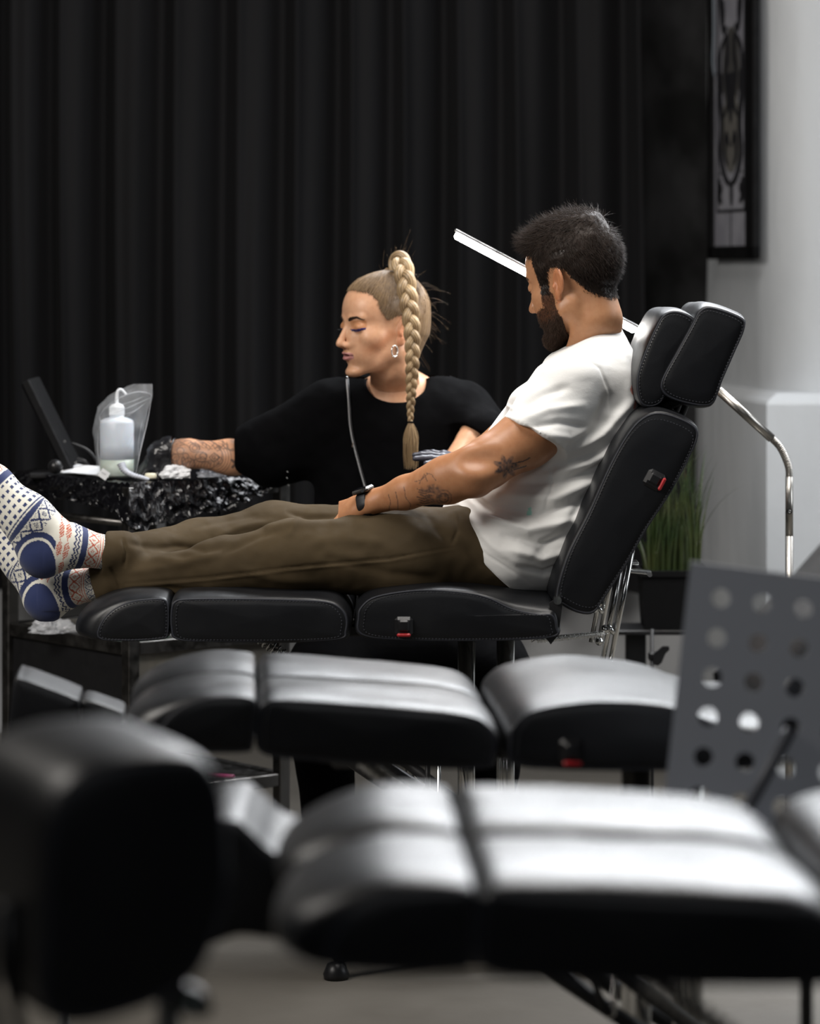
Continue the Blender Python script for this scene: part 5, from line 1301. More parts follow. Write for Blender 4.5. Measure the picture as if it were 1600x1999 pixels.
# --- t-shirt
M['tshirt'] = mat('white_cotton', (0.78, 0.775, 0.755), 0.85, bump=[('noise', 420, 0.25, 0.0006), ('noise', (14, 14, 26), 0.35, 0.006)], sheen=0.2, rvar=(60, 0.8, 0.9), vcol=True)
def tshirt():
    g = Field(P(850, 1175, 6.0)-V3(0, 0.06, 0), P(1300, 600, 6.65)+V3(0.02, 0, 0.02), 0.0031)
    g.cone(P(1020, 1035, 6.30), P(1110, 860, 6.30), 0.128, 0.122, 0.03, n=(0, 1, 0), fl=1.55)
    g.cone(P(1110, 860, 6.30), P(1142, 770, 6.30), 0.120, 0.098, 0.04, n=(0, 1, 0), fl=1.45)
    g.cone(P(958, 1035, 6.29), P(1060, 1010, 6.30), 0.108, 0.13, 0.05, n=(0, 1, 0), fl=1.75)
    g.cone(P(985, 1070, 6.29), P(1080, 1070, 6.30), 0.105, 0.09, 0.05, n=(0, 1, 0), fl=1.95)
    g.cone(P(960, 940, 6.27), P(1050, 860, 6.28), 0.070, 0.085, 0.05, n=(0, 1, 0), fl=1.5)
    g.cone(P(1036, 826, 6.22), P(1042, 800, 6.22), 0.052, 0.055, 0.03)
    g.cone(P(1122, 742, 6.15), P(1128, 738, 6.46), 0.056, 0.056, 0.06)
    g.ell(P(1178, 760, 6.31), (0.070, 0.155, 0.115), 0.05)
    g.cone(P(1160, 735, 6.30), P(1152, 690, 6.32), 0.072, 0.062, 0.05); g.cone(P(1155, 700, 6.315), P(1150, 630, 6.315), 0.064, 0.062, 0.02)
    g.ell(P(1205, 870, 6.3), (0.055, 0.16, 0.10), 0.06)
    g.ell(P(1100, 1085, 6.3), (0.095, 0.16, 0.07), 0.05)
    # sleeve with its own opening
    def sleeve(a, b, ra, rb, pp, n, fl=1.0, k=0.035):
        a = np.array(a); b = np.array(b); ab = b-a; L2 = ab@ab; n = nrm(n)
        def fn(X, Y, Z):
            x, y, z = X-a[0], Y-a[1], Z-a[2]; t = np.clip((x*ab[0]+y*ab[1]+z*ab[2])/L2, 0, 1)
            d = np.sqrt((x-t*ab[0])**2+(y-t*ab[1])**2+(z-t*ab[2])**2)-(ra+(rb-ra)*t)
            return np.maximum(d, (X-pp[0])*n[0]+(Y-pp[1])*n[1]+(Z-pp[2])*n[2])
        g.put(fn, np.minimum(a, b)-0.11, np.maximum(a, b)+0.11, k)
    pp = P(1047, 849, 6.08); nn = V3(-0.475, -0.15, -0.88)
    sleeve(P(1098, 772, 6.155), P(1012, 890, 6.07), 0.072, 0.068, pp, nn)
    sleeve(P(1100, 770, 6.46), P(1020, 850, 6.50), 0.066, 0.064, P(1040, 850, 6.5), V3(-0.475, 0.15, -0.88))
    # hem and neck opening
    a = P(846, 996, 6.3); b = P(1028, 1166, 6.3); d = b-a; n = nrm(V3(d[2], 0, -d[0])); n = n if n[0] < 0 else -n
    g.half(a, n, 's', 0.004, P(840, 1300, 6.0), P(1120, 900, 6.65))
    a = P(1088, 688, 6.3); b = P(1204, 630, 6.3); d = b-a; n = nrm(V3(-d[2], 0, d[0])); n = n if n[2] > 0 else -n
    g.half((a+b)/2+V3(0, 0, 0.002), n, 's', 0.006, P(1000, 720, 6.1), P(1290, 560, 6.6))
    V, F = g.mesh(); V = relax(V, F, 3, 0.4); N = vnormals(V, F)
    FO = [
     ([(1108,884),(1175,850),(1240,775)], 6, 9), ([(1100,905),(1180,880),(1235,835)], -5, 9), ([(1060,930),(1150,905),(1225,858)], 5, 8),
     ([(1000,945),(1100,940),(1200,895)], -4, 8), ([(960,965),(1080,975),(1190,925)], 5, 9), ([(940,985),(1050,1005),(1170,965)], -5, 9),
     ([(930,1000),(1030,1035),(1150,1010)], 6, 9), ([(950,1035),(1050,1062),(1140,1040)], -5, 8), ([(985,1070),(1060,1090),(1125,1070)], 5, 8),
     ([(1010,1105),(1060,1120),(1105,1100)], -4, 6), ([(905,955),(960,1000),(1012,1018)], -6, 6), ([(885,975),(940,1030),(1000,1050)], 4, 8),
     ([(1010,800),(1060,770),(1110,755)], -4, 8), ([(1010,825),(1070,800),(1140,790)], 4, 8), ([(1030,835),(1090,825),(1150,835)], -3.5, 7), ([(1060,850),(1110,855),(1160,830)], 3.5, 7),
     ([(1190,770),(1150,850),(1110,885)], -4, 10), ([(1130,690),(1170,720),(1192,770),(1190,830)], -2.0, 3), ([(1000,760),(1020,730),(1060,705)], 3, 7),
     ([(984,790),(1000,798),(1012,790)], 3, 4), ([(1080,905),(1075,960),(1060,1000)], -2.5, 3), ([(1215,690),(1228,740),(1225,790)], 3, 8),
     ([(1040,1140),(950,1085),(890,1030)], -1.5, 3), ([(900,1000),(960,1062),(1030,1110)], 4, 10), ([(1150,960),(1100,1040),(1040,1090)], -5, 9)]
    V = folds(V, N, [(p_, a_*(1.6 if a_ > 3.4 or a_ < -3.4 else 1.0), w_*1.05) for p_, a_, w_ in FO]); N = vnormals(V, F)
    q = V*np.array([10, 10, 26]); V = V+N*(0.0022*vnoise(q, 31)+0.0012*vnoise(q*2.3, 32))[:, None]
    # colour: white cloth with a small mint tab and the edge of a printed back
    Q = topix(V); C = np.tile(np.array([0.78, 0.775, 0.755]), (len(V), 1)); near = N[:, 1] < 0.3
    sleeve_seam = poly_dist2(Q, [(1000, 808), (1060, 840), (1108, 868)]) < 0.8
    C[inside(Q, [(1031, 992), (1038, 990), (1036, 1005), (1028, 1006)]) & near] = (0.38, 0.72, 0.62)
    r = poly_dist2(Q, [(1246, 725), (1238, 745), (1232, 762), (1243, 778), (1238, 795)]) < 2.6
    C[r & near] = (0.75, 0.25, 0.18)
    C[inside(Q, [(1236, 820), (1262, 818), (1262, 834), (1238, 832)]) & near] = (0.02, 0.28, 0.42)
    C[(poly_dist2(Q, [(1100, 690), (1150, 664), (1198, 640)]) < 1.0)] *= 0.88
    return mesh_obj('t_shirt', V, F, M['tshirt'], man, col=C)
ts = tshirt()
# chest pocket edge
# --- trousers
M['olive'] = mat('olive_cotton_twill', (0.066, 0.047, 0.025), 0.8, bump=[('noise', (700, 700, 700), 0.2, 0.0005), ('noise', 18, 0.3, 0.005)], spec=0.15, mix=((0.048, 0.034, 0.018), (7, 7, 7), 0.35, 0.7), rvar=(60, 0.75, 0.9))
def trousers():
    g = Field(P(165, 1190, 6.0)-V3(0.04, 0.03, 0.01), P(1090, 960, 6.62)+V3(0.0, 0.02, 0.03), 0.0031)
    def leg(pts, rs, cut_p, cut_n, cuffs):
        g.chain(pts, rs, 0.03)
        cut = nrm(cut_n)
        a, b = cuffs
        g.cone(a, b, rs[-1]+0.009, rs[-1]+0.011, 0.003)
        g.half(cut_p, cut, 's', 0.002, cut_p-V3(0.09, 0.07, 0.07), cut_p+V3(0.03, 0.07, 0.07))
    g.ell(P(1010, 1078, 6.30), (0.110, 0.165, 0.09), 0.05)
    g.cone(P(960, 1075, 6.2), P(960, 1070, 6.40), 0.085, 0.085, 0.04)
    leg(*LEGF, P(203, 1080, 6.20), V3(-1, 0, 0.05), (P(238, 1078, 6.205), P(214, 1080, 6.2)))
    leg(*LEGN, P(183, 1142, 6.22), V3(-1, 0, -0.28), (P(214, 1138, 6.215), P(192, 1141, 6.222)))
    g.cone(P(900, 1040, 6.17), P(700, 1055, 6.15), 0.05, 0.045, 0.04)
    g.half(P(0, 1162, 6.2)+V3(0, 0, 0), V3(0, 0, -1), 's', 0.02, P(420, 1300, 6.0), P(1100, 1140, 6.6)+V3(0, 0, 0.01))
    V, F = g.mesh(); V = relax(V, F, 3, 0.4); N = vnormals(V, F)
    FO = [([(244,1140),(400,1128),(560,1108),(760,1090),(885,1068)], -2.0, 2.5), ([(246,1146),(400,1134),(560,1114),(760,1096),(885,1073)], 1.5, 3),
     ([(889,1000),(893,1035),(882,1062)], -3, 3), ([(520,1032),(580,1022),(680,1018)], 5, 9), ([(560,1000),(600,1012),(660,1010)], -6, 6), ([(430,1080),(520,1040),(560,1030)], -5, 8),
     ([(330,1062),(400,1075),(450,1062)], -4, 7), ([(300,1092),(360,1098),(430,1082)], 4, 8), ([(250,1060),(300,1070),(360,1068)], -4, 7), ([(700,1012),(740,1000),(800,1000)], -4, 5),
     ([(740,1008),(790,1025),(850,1050)], 2, 12), ([(830,1000),(850,1030),(880,1060)], -3, 8), ([(600,1060),(680,1050),(760,1060)], 4, 12), ([(640,1090),(760,1120),(860,1130)], -4, 10),
     ([(460,1110),(540,1130),(640,1140)], 4, 10), ([(380,1030),(430,1018),(500,1005)], -4, 6), ([(420,1050),(470,1030),(530,1018)], 4, 7), ([(240,1050),(246,1080),(242,1108)], -4, 3), ([(216,1108),(228,1130),(236,1160)], -4, 3),
     ([(250,1120),(300,1110),(380,1100)], 3, 8), ([(260,1155),(330,1150),(420,1155)], -3, 7), ([(590,1005),(575,1025),(560,1050)], 3, 7), ([(900,1060),(940,1100),(1000,1120)], -4, 9)]
    V = folds(V, N, FO, -0.35); N = vnormals(V, F)
    V = V+N*(0.0022*vnoise(V*np.array([16, 16, 22]), 41)+0.001*vnoise(V*50, 42))[:, None]
    mesh_obj('trousers', V, F, M['olive'], man)
trousers()
# --- socks with a knitted pattern
M['knit'] = mat('patterned_knit', (0.7, 0.68, 0.6), 0.85, vcol=True, bump=[('wave', (330, 330, 330), 0.25, 0.0008), ('noise', 300, 0.2, 0.0006)], sheen=0.2, rvar=(60, 0.8, 0.9))
WHT = np.array([0.74, 0.72, 0.64]); NAV = np.array([0.022, 0.035, 0.115]); REDC = np.array([0.50, 0.10, 0.05])
def sock(pts, rs, heel, heel_r, name, seed):
    pts = [np.array(p) for p in pts]; lo = np.min(pts, 0)-0.07; hi = np.max(pts, 0)+0.07
    g = Field(lo, hi, 0.0016)
    g.chain(pts[:3], rs[:3], 0.004); g.chain(pts[2:], rs[2:], 0.03); g.ell(heel, heel_r, 0.028)
    mid = lerp(pts[2], pts[3], 0.4); g.cone(heel+(pts[3]-pts[2])*0.2, pts[4]+V3(0.008, 0, -0.012), 0.030, 0.028, 0.03)   # sole
    V, F = g.mesh(); V = relax(V, F, 2, 0.4)
    # coordinate along the sock's axis and around it (millimetres)
    L = 0; best = np.full(len(V), 1e9); U = np.zeros(len(V)); A = np.zeros(len(V))
    for i in range(1, len(pts)-1):
        a, b = pts[i], pts[i+1]; d, t = seg_dist(V, a, b); ab = b-a; l = np.linalg.norm(ab); ax = ab/l
        tt = ((V-a)@ax)/l; m = d < best; best[m] = d[m]
        U[m] = (L+np.clip(tt, -0.5 if i == 1 else 0, 1.5 if i == len(pts)-2 else 1)*l)[m]*1000
        rel = V-a; q = rel-(rel@ax)[:, None]*ax; e1 = nrm(np.cross(ax, [0, 1, 0])); A[m] = (np.arctan2(q[:, 1], q@e1)*38)[m]; L += l
    a, b = pts[1], pts[2]; ax = nrm(b-a); u1 = ((V-a)@ax)*1000; rel = V-a; q = rel-(rel@ax)[:, None]*ax; e1 = nrm(np.cross(ax, [0, 1, 0])); m = u1 < 121; U = np.where(m, u1, np.maximum(U, 132)); A = np.where(m, np.arctan2(q[:, 1], q@e1)*38, A)
    px = 1.75; u = np.floor(U/px)*px; v = np.floor(A/px)*px
    C = np.tile(WHT, (len(V), 1))
    def lattice(u0, u1, per, col):
        c = (u0+u1)/2; hw = (u1-u0)/2; m = (u >= u0) & (u < u1); a = np.abs((u-c)/hw); b = np.abs(((v % per)-per/2)/(per/2))
        s_ = a+b; chk = ((np.floor(U/px)+np.floor(A/px)) % 2) < 1
        mm = m & (((s_ > 0.88) & (s_ < 1.22)) | ((s_ < 0.42) & chk) | ((s_ > 1.6) & chk)); C[mm] = col
    lattice(0, 22, 17, NAV)
    for a, b in ((24, 25.8), (29.5, 31.2)): C[(u >= a) & (u < b)] = REDC
    lattice(33, 56, 25, REDC)
    C[(U >= 58) & (U < 71)] = NAV
    zz = np.abs(((v % 11)-5.5))*0.75
    for o_ in (76.5, 83.5): C[(u+zz*1.0 >= o_) & (u+zz < o_+3.6) & (U < 95)] = NAV
    for c in (99.0, 113.0):
        per = 37.0; q = ((v % per)-per/2)/(per/2); w_ = 5.4*np.sqrt(np.clip(1-(q*1.18)**2, 0, 1)); chk = ((np.floor(U/px)*2+np.floor(A/px)) % 3) < 2
        C[(np.abs(u-c) < w_) & chk & (U < 121)] = REDC
        C[(np.abs(u-c) < 1.0) & (np.abs(q) > 0.9)] = REDC
    # foot
    lattice(150, 182, 24, NAV); 
    for a, b in ((184, 187), (190, 193)): C[(U >= a) & (U < b)] = NAV
    m = (U > 198) & (U < 262); C[m & ((U-198) % 15 < 6.5) & ((A+0*U) % 13 < 7)] = NAV
    C[(U > 266) & (U < 280)] = NAV; lattice(282, 306, 18, REDC); C[U > 308] = NAV
    # heel cup
    hc = heel+V3(-0.006, -0.0, -0.004); dh = np.linalg.norm((V-hc)*np.array([1.0, 0.62, 0.80]), axis=1)
    C[(dh < 0.053) & (U > 121)] = NAV; C[dh < 0.0445] = WHT; C[dh < 0.0405] = NAV
    mesh_obj(name, V, F, M['knit'], man, col=C)
sock([P(238, 1080, 6.208), P(216, 1080, 6.195), P(136, 1066, 6.17), P(58, 1008, 6.16), P(-18, 944, 6.17), P(-70, 900, 6.18)], [0.031, 0.034, 0.038, 0.040, 0.036, 0.022], P(84, 1086, 6.165), (0.044, 0.034, 0.045), 'sock', 1)
sock([P(240, 1138, 6.22), P(200, 1140, 6.225), P(122, 1146, 6.26), P(52, 1090, 6.29), P(-20, 1014, 6.31), P(-62, 968, 6.32)], [0.030, 0.032, 0.038, 0.040, 0.036, 0.022], P(92, 1172, 6.262), (0.044, 0.034, 0.045), 'sock', 2)
# --- watch
M['strap'] = mat('black_silicone', (0.008, 0.008, 0.01), 0.45, rvar=(50, 0.4, 0.55))
def watch():
    ax = nrm(WRI-lerp(ELB, WRI, 0.6)); c = WRI+ax*(-0.002); e1 = nrm(np.cross(ax, [0, 1, 0])); e2 = np.cross(ax, e1)
    if e1[2] < 0: e1 = -e1; e2 = -e2
    V = []; F = []; n = 48; rows = [(-0.011, 0.0250), (-0.0115, 0.0268), (-0.010, 0.0275), (0, 0.0280), (0.010, 0.0275), (0.0115, 0.0268), (0.011, 0.0250)]
    for a, r in rows:
        for k in range(n):
            q = 2*PI*k/n; V.append(c+ax*a+(math.cos(q)*e1*1.02+math.sin(q)*e2*0.95)*(r+0.0006*math.cos(8*q)))
    F = [(i*n+k, i*n+(k+1) % n, (i+1)*n+(k+1) % n, (i+1)*n+k) for i in range(len(rows)-1) for k in range(n)]
    o = mesh_obj('wrist_watch', V, F, M['strap'], man)
    R = np.stack([ax, -e2, e1], 1); q = nrm(e1+V3(0, -0.25, 0.0)); cc = c+q*0.0305
    MB().box(cc, (0.038, 0.032, 0.009), R, 0.003).build('watch_case', M['steel'], o); MB().box(cc+e1*0.0048, (0.032, 0.027, 0.0015), R, 0.0006).build('watch_glass', M['film'], o)
    m = MB(); s = cc-e2*0.0165; s = s if s[1] < cc[1] else cc+e2*0.0165
    m.cyl(s+ax*-0.008, s+ax*-0.008+V3(0, -0.003, 0), 0.003, 12); m.build('crown', M['chrome'], o)
watch()
# --- hair and beard
def man_hair():
    g = Field((-0.11, -0.14, -0.11), (0.11, 0.12, 0.17), 0.0028)
    g.ell((0, -0.016, 0.034), (0.0760, 0.0955, 0.083), 0.01); g.ell((0, 0.034, 0.037), (0.0635, 0.060, 0.064), 0.02)
    g.ell((0, 0.052, 0.088), (0.042, 0.030, 0.018), 0.03); g.ell((0, -0.02, 0.100), (0.055, 0.065, 0.020), 0.03)
    V, F = g.mesh(); N = vnormals(V, F)
    lump = 0.0022*vnoise(V*45, 5)+0.0016*vnoise(V*np.array([110, 60, 110]), 6); V = V+N*(lump*sstep(-0.04, 0.05, V[:, 2]))[:, None]
    # sink the parts outside the hairline into the head
    dl = poly_dist2(V[:, 1:3], HAIR_M[1:-2]); V = V-N*(0.0042*(1-sstep(0.0, 0.016, dl)))[:, None]; hm = inside(V[:, 1:3], HAIR_M)
    fc = F[hm[F].all(1)]; used = np.unique(fc); mp = -np.ones(len(V), int); mp[used] = np.arange(len(used)); Vh = V[used]; Fh = mp[fc]
    Ch = np.tile(np.array([0.022, 0.014, 0.010]), (len(Vh), 1))
    # loose strands
    r = np.random.default_rng(3); idx = r.choice(len(Vh), 15000); b = Vh[idx]+r.normal(0, 0.001, (15000, 3)); Nn = N[used][idx]
    hN = vnormals(HV, HF); hs = np.where(inside(HV[:, 1:3]+r.normal(0, 0.002, (len(HV), 2)), HAIR_M) & (poly_dist2(HV[:, 1:3], HAIR_M[1:-2]) < 0.022))[0]; hs = r.choice(hs, 6500); h3 = np.where(inside(HV[:, 1:3], HAIR_M) & (HV[:, 1] > 0.016) & (HV[:, 1] < 0.048) & (HV[:, 2] < 0.03) & (HV[:, 2] > -0.03))[0]; hs = np.r_[hs, r.choice(h3, 2600)]
    b = np.vstack([b, HV[hs]]); Nn = np.vstack([Nn, hN[hs]])
    top = sstep(0.03, 0.10, b[:, 2]); L = 0.006+0.011*top+r.uniform(0, 0.006, len(b)); 
    flow = np.stack([-b[:, 0]*2, np.full(len(b), 0.55)-b[:, 1]*1.5, np.full(len(b), -0.2)], 1)*top[:, None]+np.stack([b[:, 0]*0.5, np.full(len(b), -0.45), np.full(len(b), -1.0)], 1)*(1-top)[:, None]
    flow += r.normal(0, 0.35, flow.shape); flow /= np.linalg.norm(flow, axis=1)[:, None]
    sw = vnoise(b*38, 12)[:, None]; K = 7; t = np.linspace(0, 1, K)[None, :, None]
    D1 = Nn*(0.26+0.32*top[:, None])+flow*0.8+sw*0.5*np.cross(Nn, flow); D1 /= np.linalg.norm(D1, axis=1)[:, None]
    Pp = b[:, None]-Nn[:, None]*0.002+D1[:, None]*(L[:, None, None]*t)+flow[:, None]*(L[:, None, None]*0.35*t*t)
    front = (b[:, 1] > 0.06) & (b[:, 2] > 0.07)
    Pp[front] += np.array([0, 0.15, 0.35])*(L[front][:, None, None]*t**1.5)
    Pp[len(idx):] = b[len(idx):, None]+(Pp[len(idx):]-b[len(idx):, None])*0.6
    sV, sF = strands(Pp, 0.00042); cc = np.array([0.020, 0.0125, 0.009])*(0.6+0.9*r.random((len(Pp), 1))); sC = np.repeat(cc, K*3, axis=0)
    V2, F2, C2 = merge([(Vh, Fh, Ch), (sV, sF, sC)])
    mesh_obj('hair', mh(V2), F2, M['hair_matte'], man, col=C2)
    # beard
    bm = inside(HV[:, 1:3], BEARD) & ~((np.abs(HV[:, 0]) < 0.019) & (np.abs(HV[:, 2]+0.064) < 0.007)); Nh = vnormals(HV, HF); I = np.argwhere(bm)[:, 0]
    w_ = 0.25+sstep(-0.055, -0.095, HV[I, 2]); w_ /= w_.sum(); I = r.choice(I, 9000, p=w_); b = HV[I]; Nn = Nh[I]; L = 0.003+0.004*sstep(-0.06, -0.10, b[:, 2])+r.uniform(0, 0.002, len(b))
    D1 = Nn*0.6+np.array([0, 0.1, -0.7])+r.normal(0, 0.28, Nn.shape); D1 /= np.linalg.norm(D1, axis=1)[:, None]; K = 4; t = np.linspace(0, 1, K)[None, :, None]
    Pp = b[:, None]-Nn[:, None]*0.0006+D1[:, None]*(L[:, None, None]*t)-np.array([0, 0, 1])*(L[:, None, None]*0.3*t*t)
    sV, sF = strands(Pp, 0.00042); sC = np.repeat(np.array([0.045, 0.026, 0.017])*(0.5+r.random((len(Pp), 1))), K*3, axis=0)
    mesh_obj('beard', mh(sV), sF, M['hair_matte'], man, col=sC)
man_hair()
# ------------------------------------------------------------ the woman behind the bench
SK_W = np.array([0.58, 0.325, 0.195])
wom = thing('person', 'blonde person with a long braid, black top and tattooed forearm, reaching to the trolley', 'person', (0.0, 6.98, 0.53))
WFd = np.array([-math.cos(math.radians(30)), -math.sin(math.radians(30)), 0]); WB = frame_of(WFd, 2, -1)
WHc = P(747, 634, 6.85); WSC = 1.0
def wh(v): return (np.asarray(v)*WSC) @ WB.T+WHc
HAIR_W = [(0.105,0.16),(0.088,0.084),(0.074,0.079),(0.055,0.070),(0.043,0.055),(0.041,0.036),(0.026,0.014),(0.012,0.020),(-0.006,0.026),(-0.022,0.016),(-0.030,-0.010),(-0.040,-0.045),(-0.066,-0.088),(-0.14,-0.10),(-0.14,0.2)]
def woman_color(V, N):
    C = np.tile(SK_W, (len(V), 1)).astype(float)
    x, y, z = V[:, 0], V[:, 1], V[:, 2]; ax = np.abs(x)
    n = vnoise(V*260, 3); n2 = vnoise(V*500, 8)
    # blush and contour worn on the cheek
    d = poly_dist2(np.stack([y, z], 1), [(0.060, -0.050), (0.034, -0.034), (0.012, -0.018)])
    k = np.exp(-(d/0.013)**2)*sstep(0.022, 0.045, ax); C *= 1-k[:, None]*np.array([0.10, 0.24, 0.32])
    hm = inside(V[:, 1:3]+np.stack([n, n2], 1)*0.003, HAIR_W) & (z > -0.11); C[hm] = (0.13, 0.08, 0.045)
    # lips
    lip = (ax < 0.0220) & (y > 0.078)
    up = lip & (z < -0.0562-0.13*np.maximum(ax-0.004, 0)) & (z > -0.0640); lo_ = lip & (z <= -0.0640) & (z > -0.0752+12*ax**2)
    C[up | lo_] = (0.44, 0.20, 0.19); edge = lip & (np.abs(z+0.0640) < 0.0011); C[edge] = (0.10, 0.035, 0.035)
    for s in (-1, 1):
        u = (s*x-0.0315)/0.0150
        zl = -0.0055-0.0024*np.cos(np.clip(u, -1, 1)*1.3)
        e = (np.abs(u) < 1.12) & (y > 0.062)
        C[e & (z > zl) & (z < 0.0145)] *= np.array([0.86, 0.74, 0.60])            # bronze shadow
        m = e & (z < zl+0.0026+0.0012*u) & (z > zl-0.0022*(1-u*u)-0.0006); C[m] = (0.020, 0.022, 0.16)   # blue liner
        m = e & (np.abs(z-zl) < 0.0007); C[m] = (0.01, 0.01, 0.03)
        pts = [(0.0145, 0.0150), (0.024, 0.0188), (0.034, 0.0210), (0.047, 0.0160)]
        dd = poly_dist2(np.stack([s*x, z], 1), pts); th = np.interp(s*x, [0.0145, 0.024, 0.047], [0.0034, 0.0032, 0.0011])
        C[(dd < th) & (y > 0.045)] = (0.055, 0.032, 0.022)
    for (py, pz, r) in ((0.040, -0.052, 0.0010), (0.028, -0.044, 0.0008)):
        C[(np.hypot(y-py, z-pz) < r) & (x < 0)] *= 0.45
    ear = (ax > 0.074) & (z < 0.025) & (z > -0.05); C[ear] = C[ear]*np.array([1.0, 0.86, 0.80])
    return C
g = head_field(False, 0.00145, 0.0027); WV, WF = g.mesh(); WV = relax(WV, WF, 2, 0.35); WN = vnormals(WV, WF); WC = woman_color(WV, WN)
WW = wh(WV); NBW = P(776, 800, 6.94); ab_ = wh(np.array([0, -0.036, -0.26])); t_ = sstep(-0.09, -0.24, WV[:, 2])[:, None]; WW = WW+(NBW-ab_)*t_
# chest and arms
W_SR = P(655, 800, 6.96); W_ER = P(492, 896, 6.98); W_WR = P(322, 882, 7.02)
W_SL = P(932, 832, 6.88); W_EL = P(872, 925, 6.80); W_WL = P(934, 925, 6.72)
def woman_arm():
    g = Field(P(215, 960, 6.90), P(520, 830, 7.12), 0.0013)
    g.chain([W_ER, lerp(W_ER, W_WR, 0.25), lerp(W_ER, W_WR, 0.75), W_WR], [0.036, 0.037, 0.030, 0.025], 0.02, n=(0, 1, 0), fl=0.95)
    V, F = g.mesh(); return relax(V, F, 2, 0.4), F
WAV, WAF = woman_arm(); WAN = vnormals(WAV, WAF)
def tattoo_woman(V, N):
    Q = topix(V); C = np.tile(SK_W*np.array([0.97, 0.92, 0.88]), (len(V), 1)); ink = np.zeros(len(V)); n = vnoise(V*200, 5)
    def line(p, w_=0.9, a=0.9):
        nonlocal ink; ink = np.maximum(ink, a*np.clip(1.6-poly_dist2(Q, p)/w_, 0, 1))
    def arc(c, rx, ry, a0, a1, w_=0.75, a=0.8, rot=0):
        t = np.radians(np.linspace(a0, a1, 18)); x = rx*np.cos(t); y = ry*np.sin(t); r = math.radians(rot)
        line(np.stack([c[0]+x*math.cos(r)-y*math.sin(r), c[1]+x*math.sin(r)+y*math.cos(r)], 1), w_, a)
    def shade(c, rx, ry, a):
        nonlocal ink; d = np.hypot((Q[:, 0]-c[0])/rx, (Q[:, 1]-c[1])/ry); ink = np.maximum(ink, a*np.clip(1.2-d, 0, 1)*(0.75+0.5*n))
    arc((378, 888), 56, 34, 100, 430, 0.8)                      # outer oval
    for k in range(9): arc((352-2*k, 872+k*2), 34-3*k, 13-1.1*k, 180, 300, 0.7, 0.7, -18)
    for k in range(8): arc((330+3*k, 900), 22-2*k, 24-2.2*k, 120, 250, 0.7, 0.75, 12)
    for k in range(6): line([(372+8*k, 862), (378+9*k, 868), (390+8*k, 874+k)], 0.7, 0.7)
    for c, r in (((380, 874), 10), ((380, 875), 5), ((392, 892), 11), ((397, 890), 7), ((352, 880), 7), ((368, 905), 12), ((362, 890), 6), ((342, 893), 8)): arc(c, r, r*0.9, 0, 360, 0.8, 0.85)
    for k in range(3): line([(408+k*5, 893), (418+k*3, 884+k*2), (430-k*2, 893), (418+k*3, 902-k*2), (408+k*5, 893)], 0.75, 0.85)
    for k in range(4): arc((418, 893), 18+5*k, 20+5*k, -75, 75, 0.7, 0.65)
    for k in range(5): line([(352+6*k, 888+k), (356+6*k, 900), (352+5*k, 912)], 0.7, 0.7)
    for k in range(6): arc((388+6*k, 912), 8, 12, 180, 330, 0.7, 0.65)
    for c in ((330, 888), (346, 905), (372, 884), (400, 903), (372, 915), (336, 900), (424, 906)): shade(c, 11, 8, 0.45)
    shade((375, 888), 62, 36, 0.34)
    for k in range(14): arc((345+7*k, 866+4*(k % 3)), 9, 6, 190+10*k, 330+10*k, 0.8, 0.8)
    for k in range(12): arc((338+8*k, 908-3*(k % 4)), 8, 7, 20+25*k, 170+25*k, 0.8, 0.8); arc((448, 862), 14, 16, 60, 190, 0.8); arc((452, 866), 10, 14, 60, 190, 0.8); shade((452, 862), 12, 8, 0.4)
    line([(452, 898), (460, 905), (454, 912)], 2.2, 0.85)
    ink = np.clip(ink, 0, 0.88)*(N[:, 1] < 0.25)
    return C*(1-ink[:, None])+np.array([0.045, 0.045, 0.05])*ink[:, None]
WAC = tattoo_woman(WAV, WAN)
def woman_rest():
    g = Field((-0.36, 6.64, 0.42), (0.30, 7.16, 1.30), 0.0040)
    g.cone(P(776, 830, 6.97), P(790, 1060, 6.98), 0.105, 0.10, 0.04, n=(1, 0, 0), fl=1.45)
    g.cone(P(700, 812, 6.97), P(858, 812, 6.98), 0.050, 0.050, 0.05); g.cone(P(735, 790, 6.95), P(820, 790, 6.95), 0.034, 0.034, 0.06); g.cone(NBW+V3(0, 0, 0.04), NBW-V3(0, 0, 0.06), 0.055, 0.08, 0.05)
    g.cone(P(880, 810, 6.96), W_SL, 0.045, 0.034, 0.02); g.chain([W_SL, lerp(W_SL, W_EL, 0.3), W_EL, W_WL], [0.031, 0.027, 0.027, 0.022], 0.008); g.chain([W_SR, W_ER], [0.045, 0.036], 0.015)
    g.ell(P(790, 1140, 7.0), (0.15, 0.12, 0.10), 0.05)
    V, F = g.mesh(); return relax(V, F, 2, 0.4), F
WRV, WRF = woman_rest(); WRC = np.tile(SK_W, (len(WRV), 1))
V, F, C = merge([(WW, WF, WC), (WAV, WAF, WAC), (WRV, WRF, WRC)])
mesh_obj('body', V, F, M['skin'], wom, col=C)
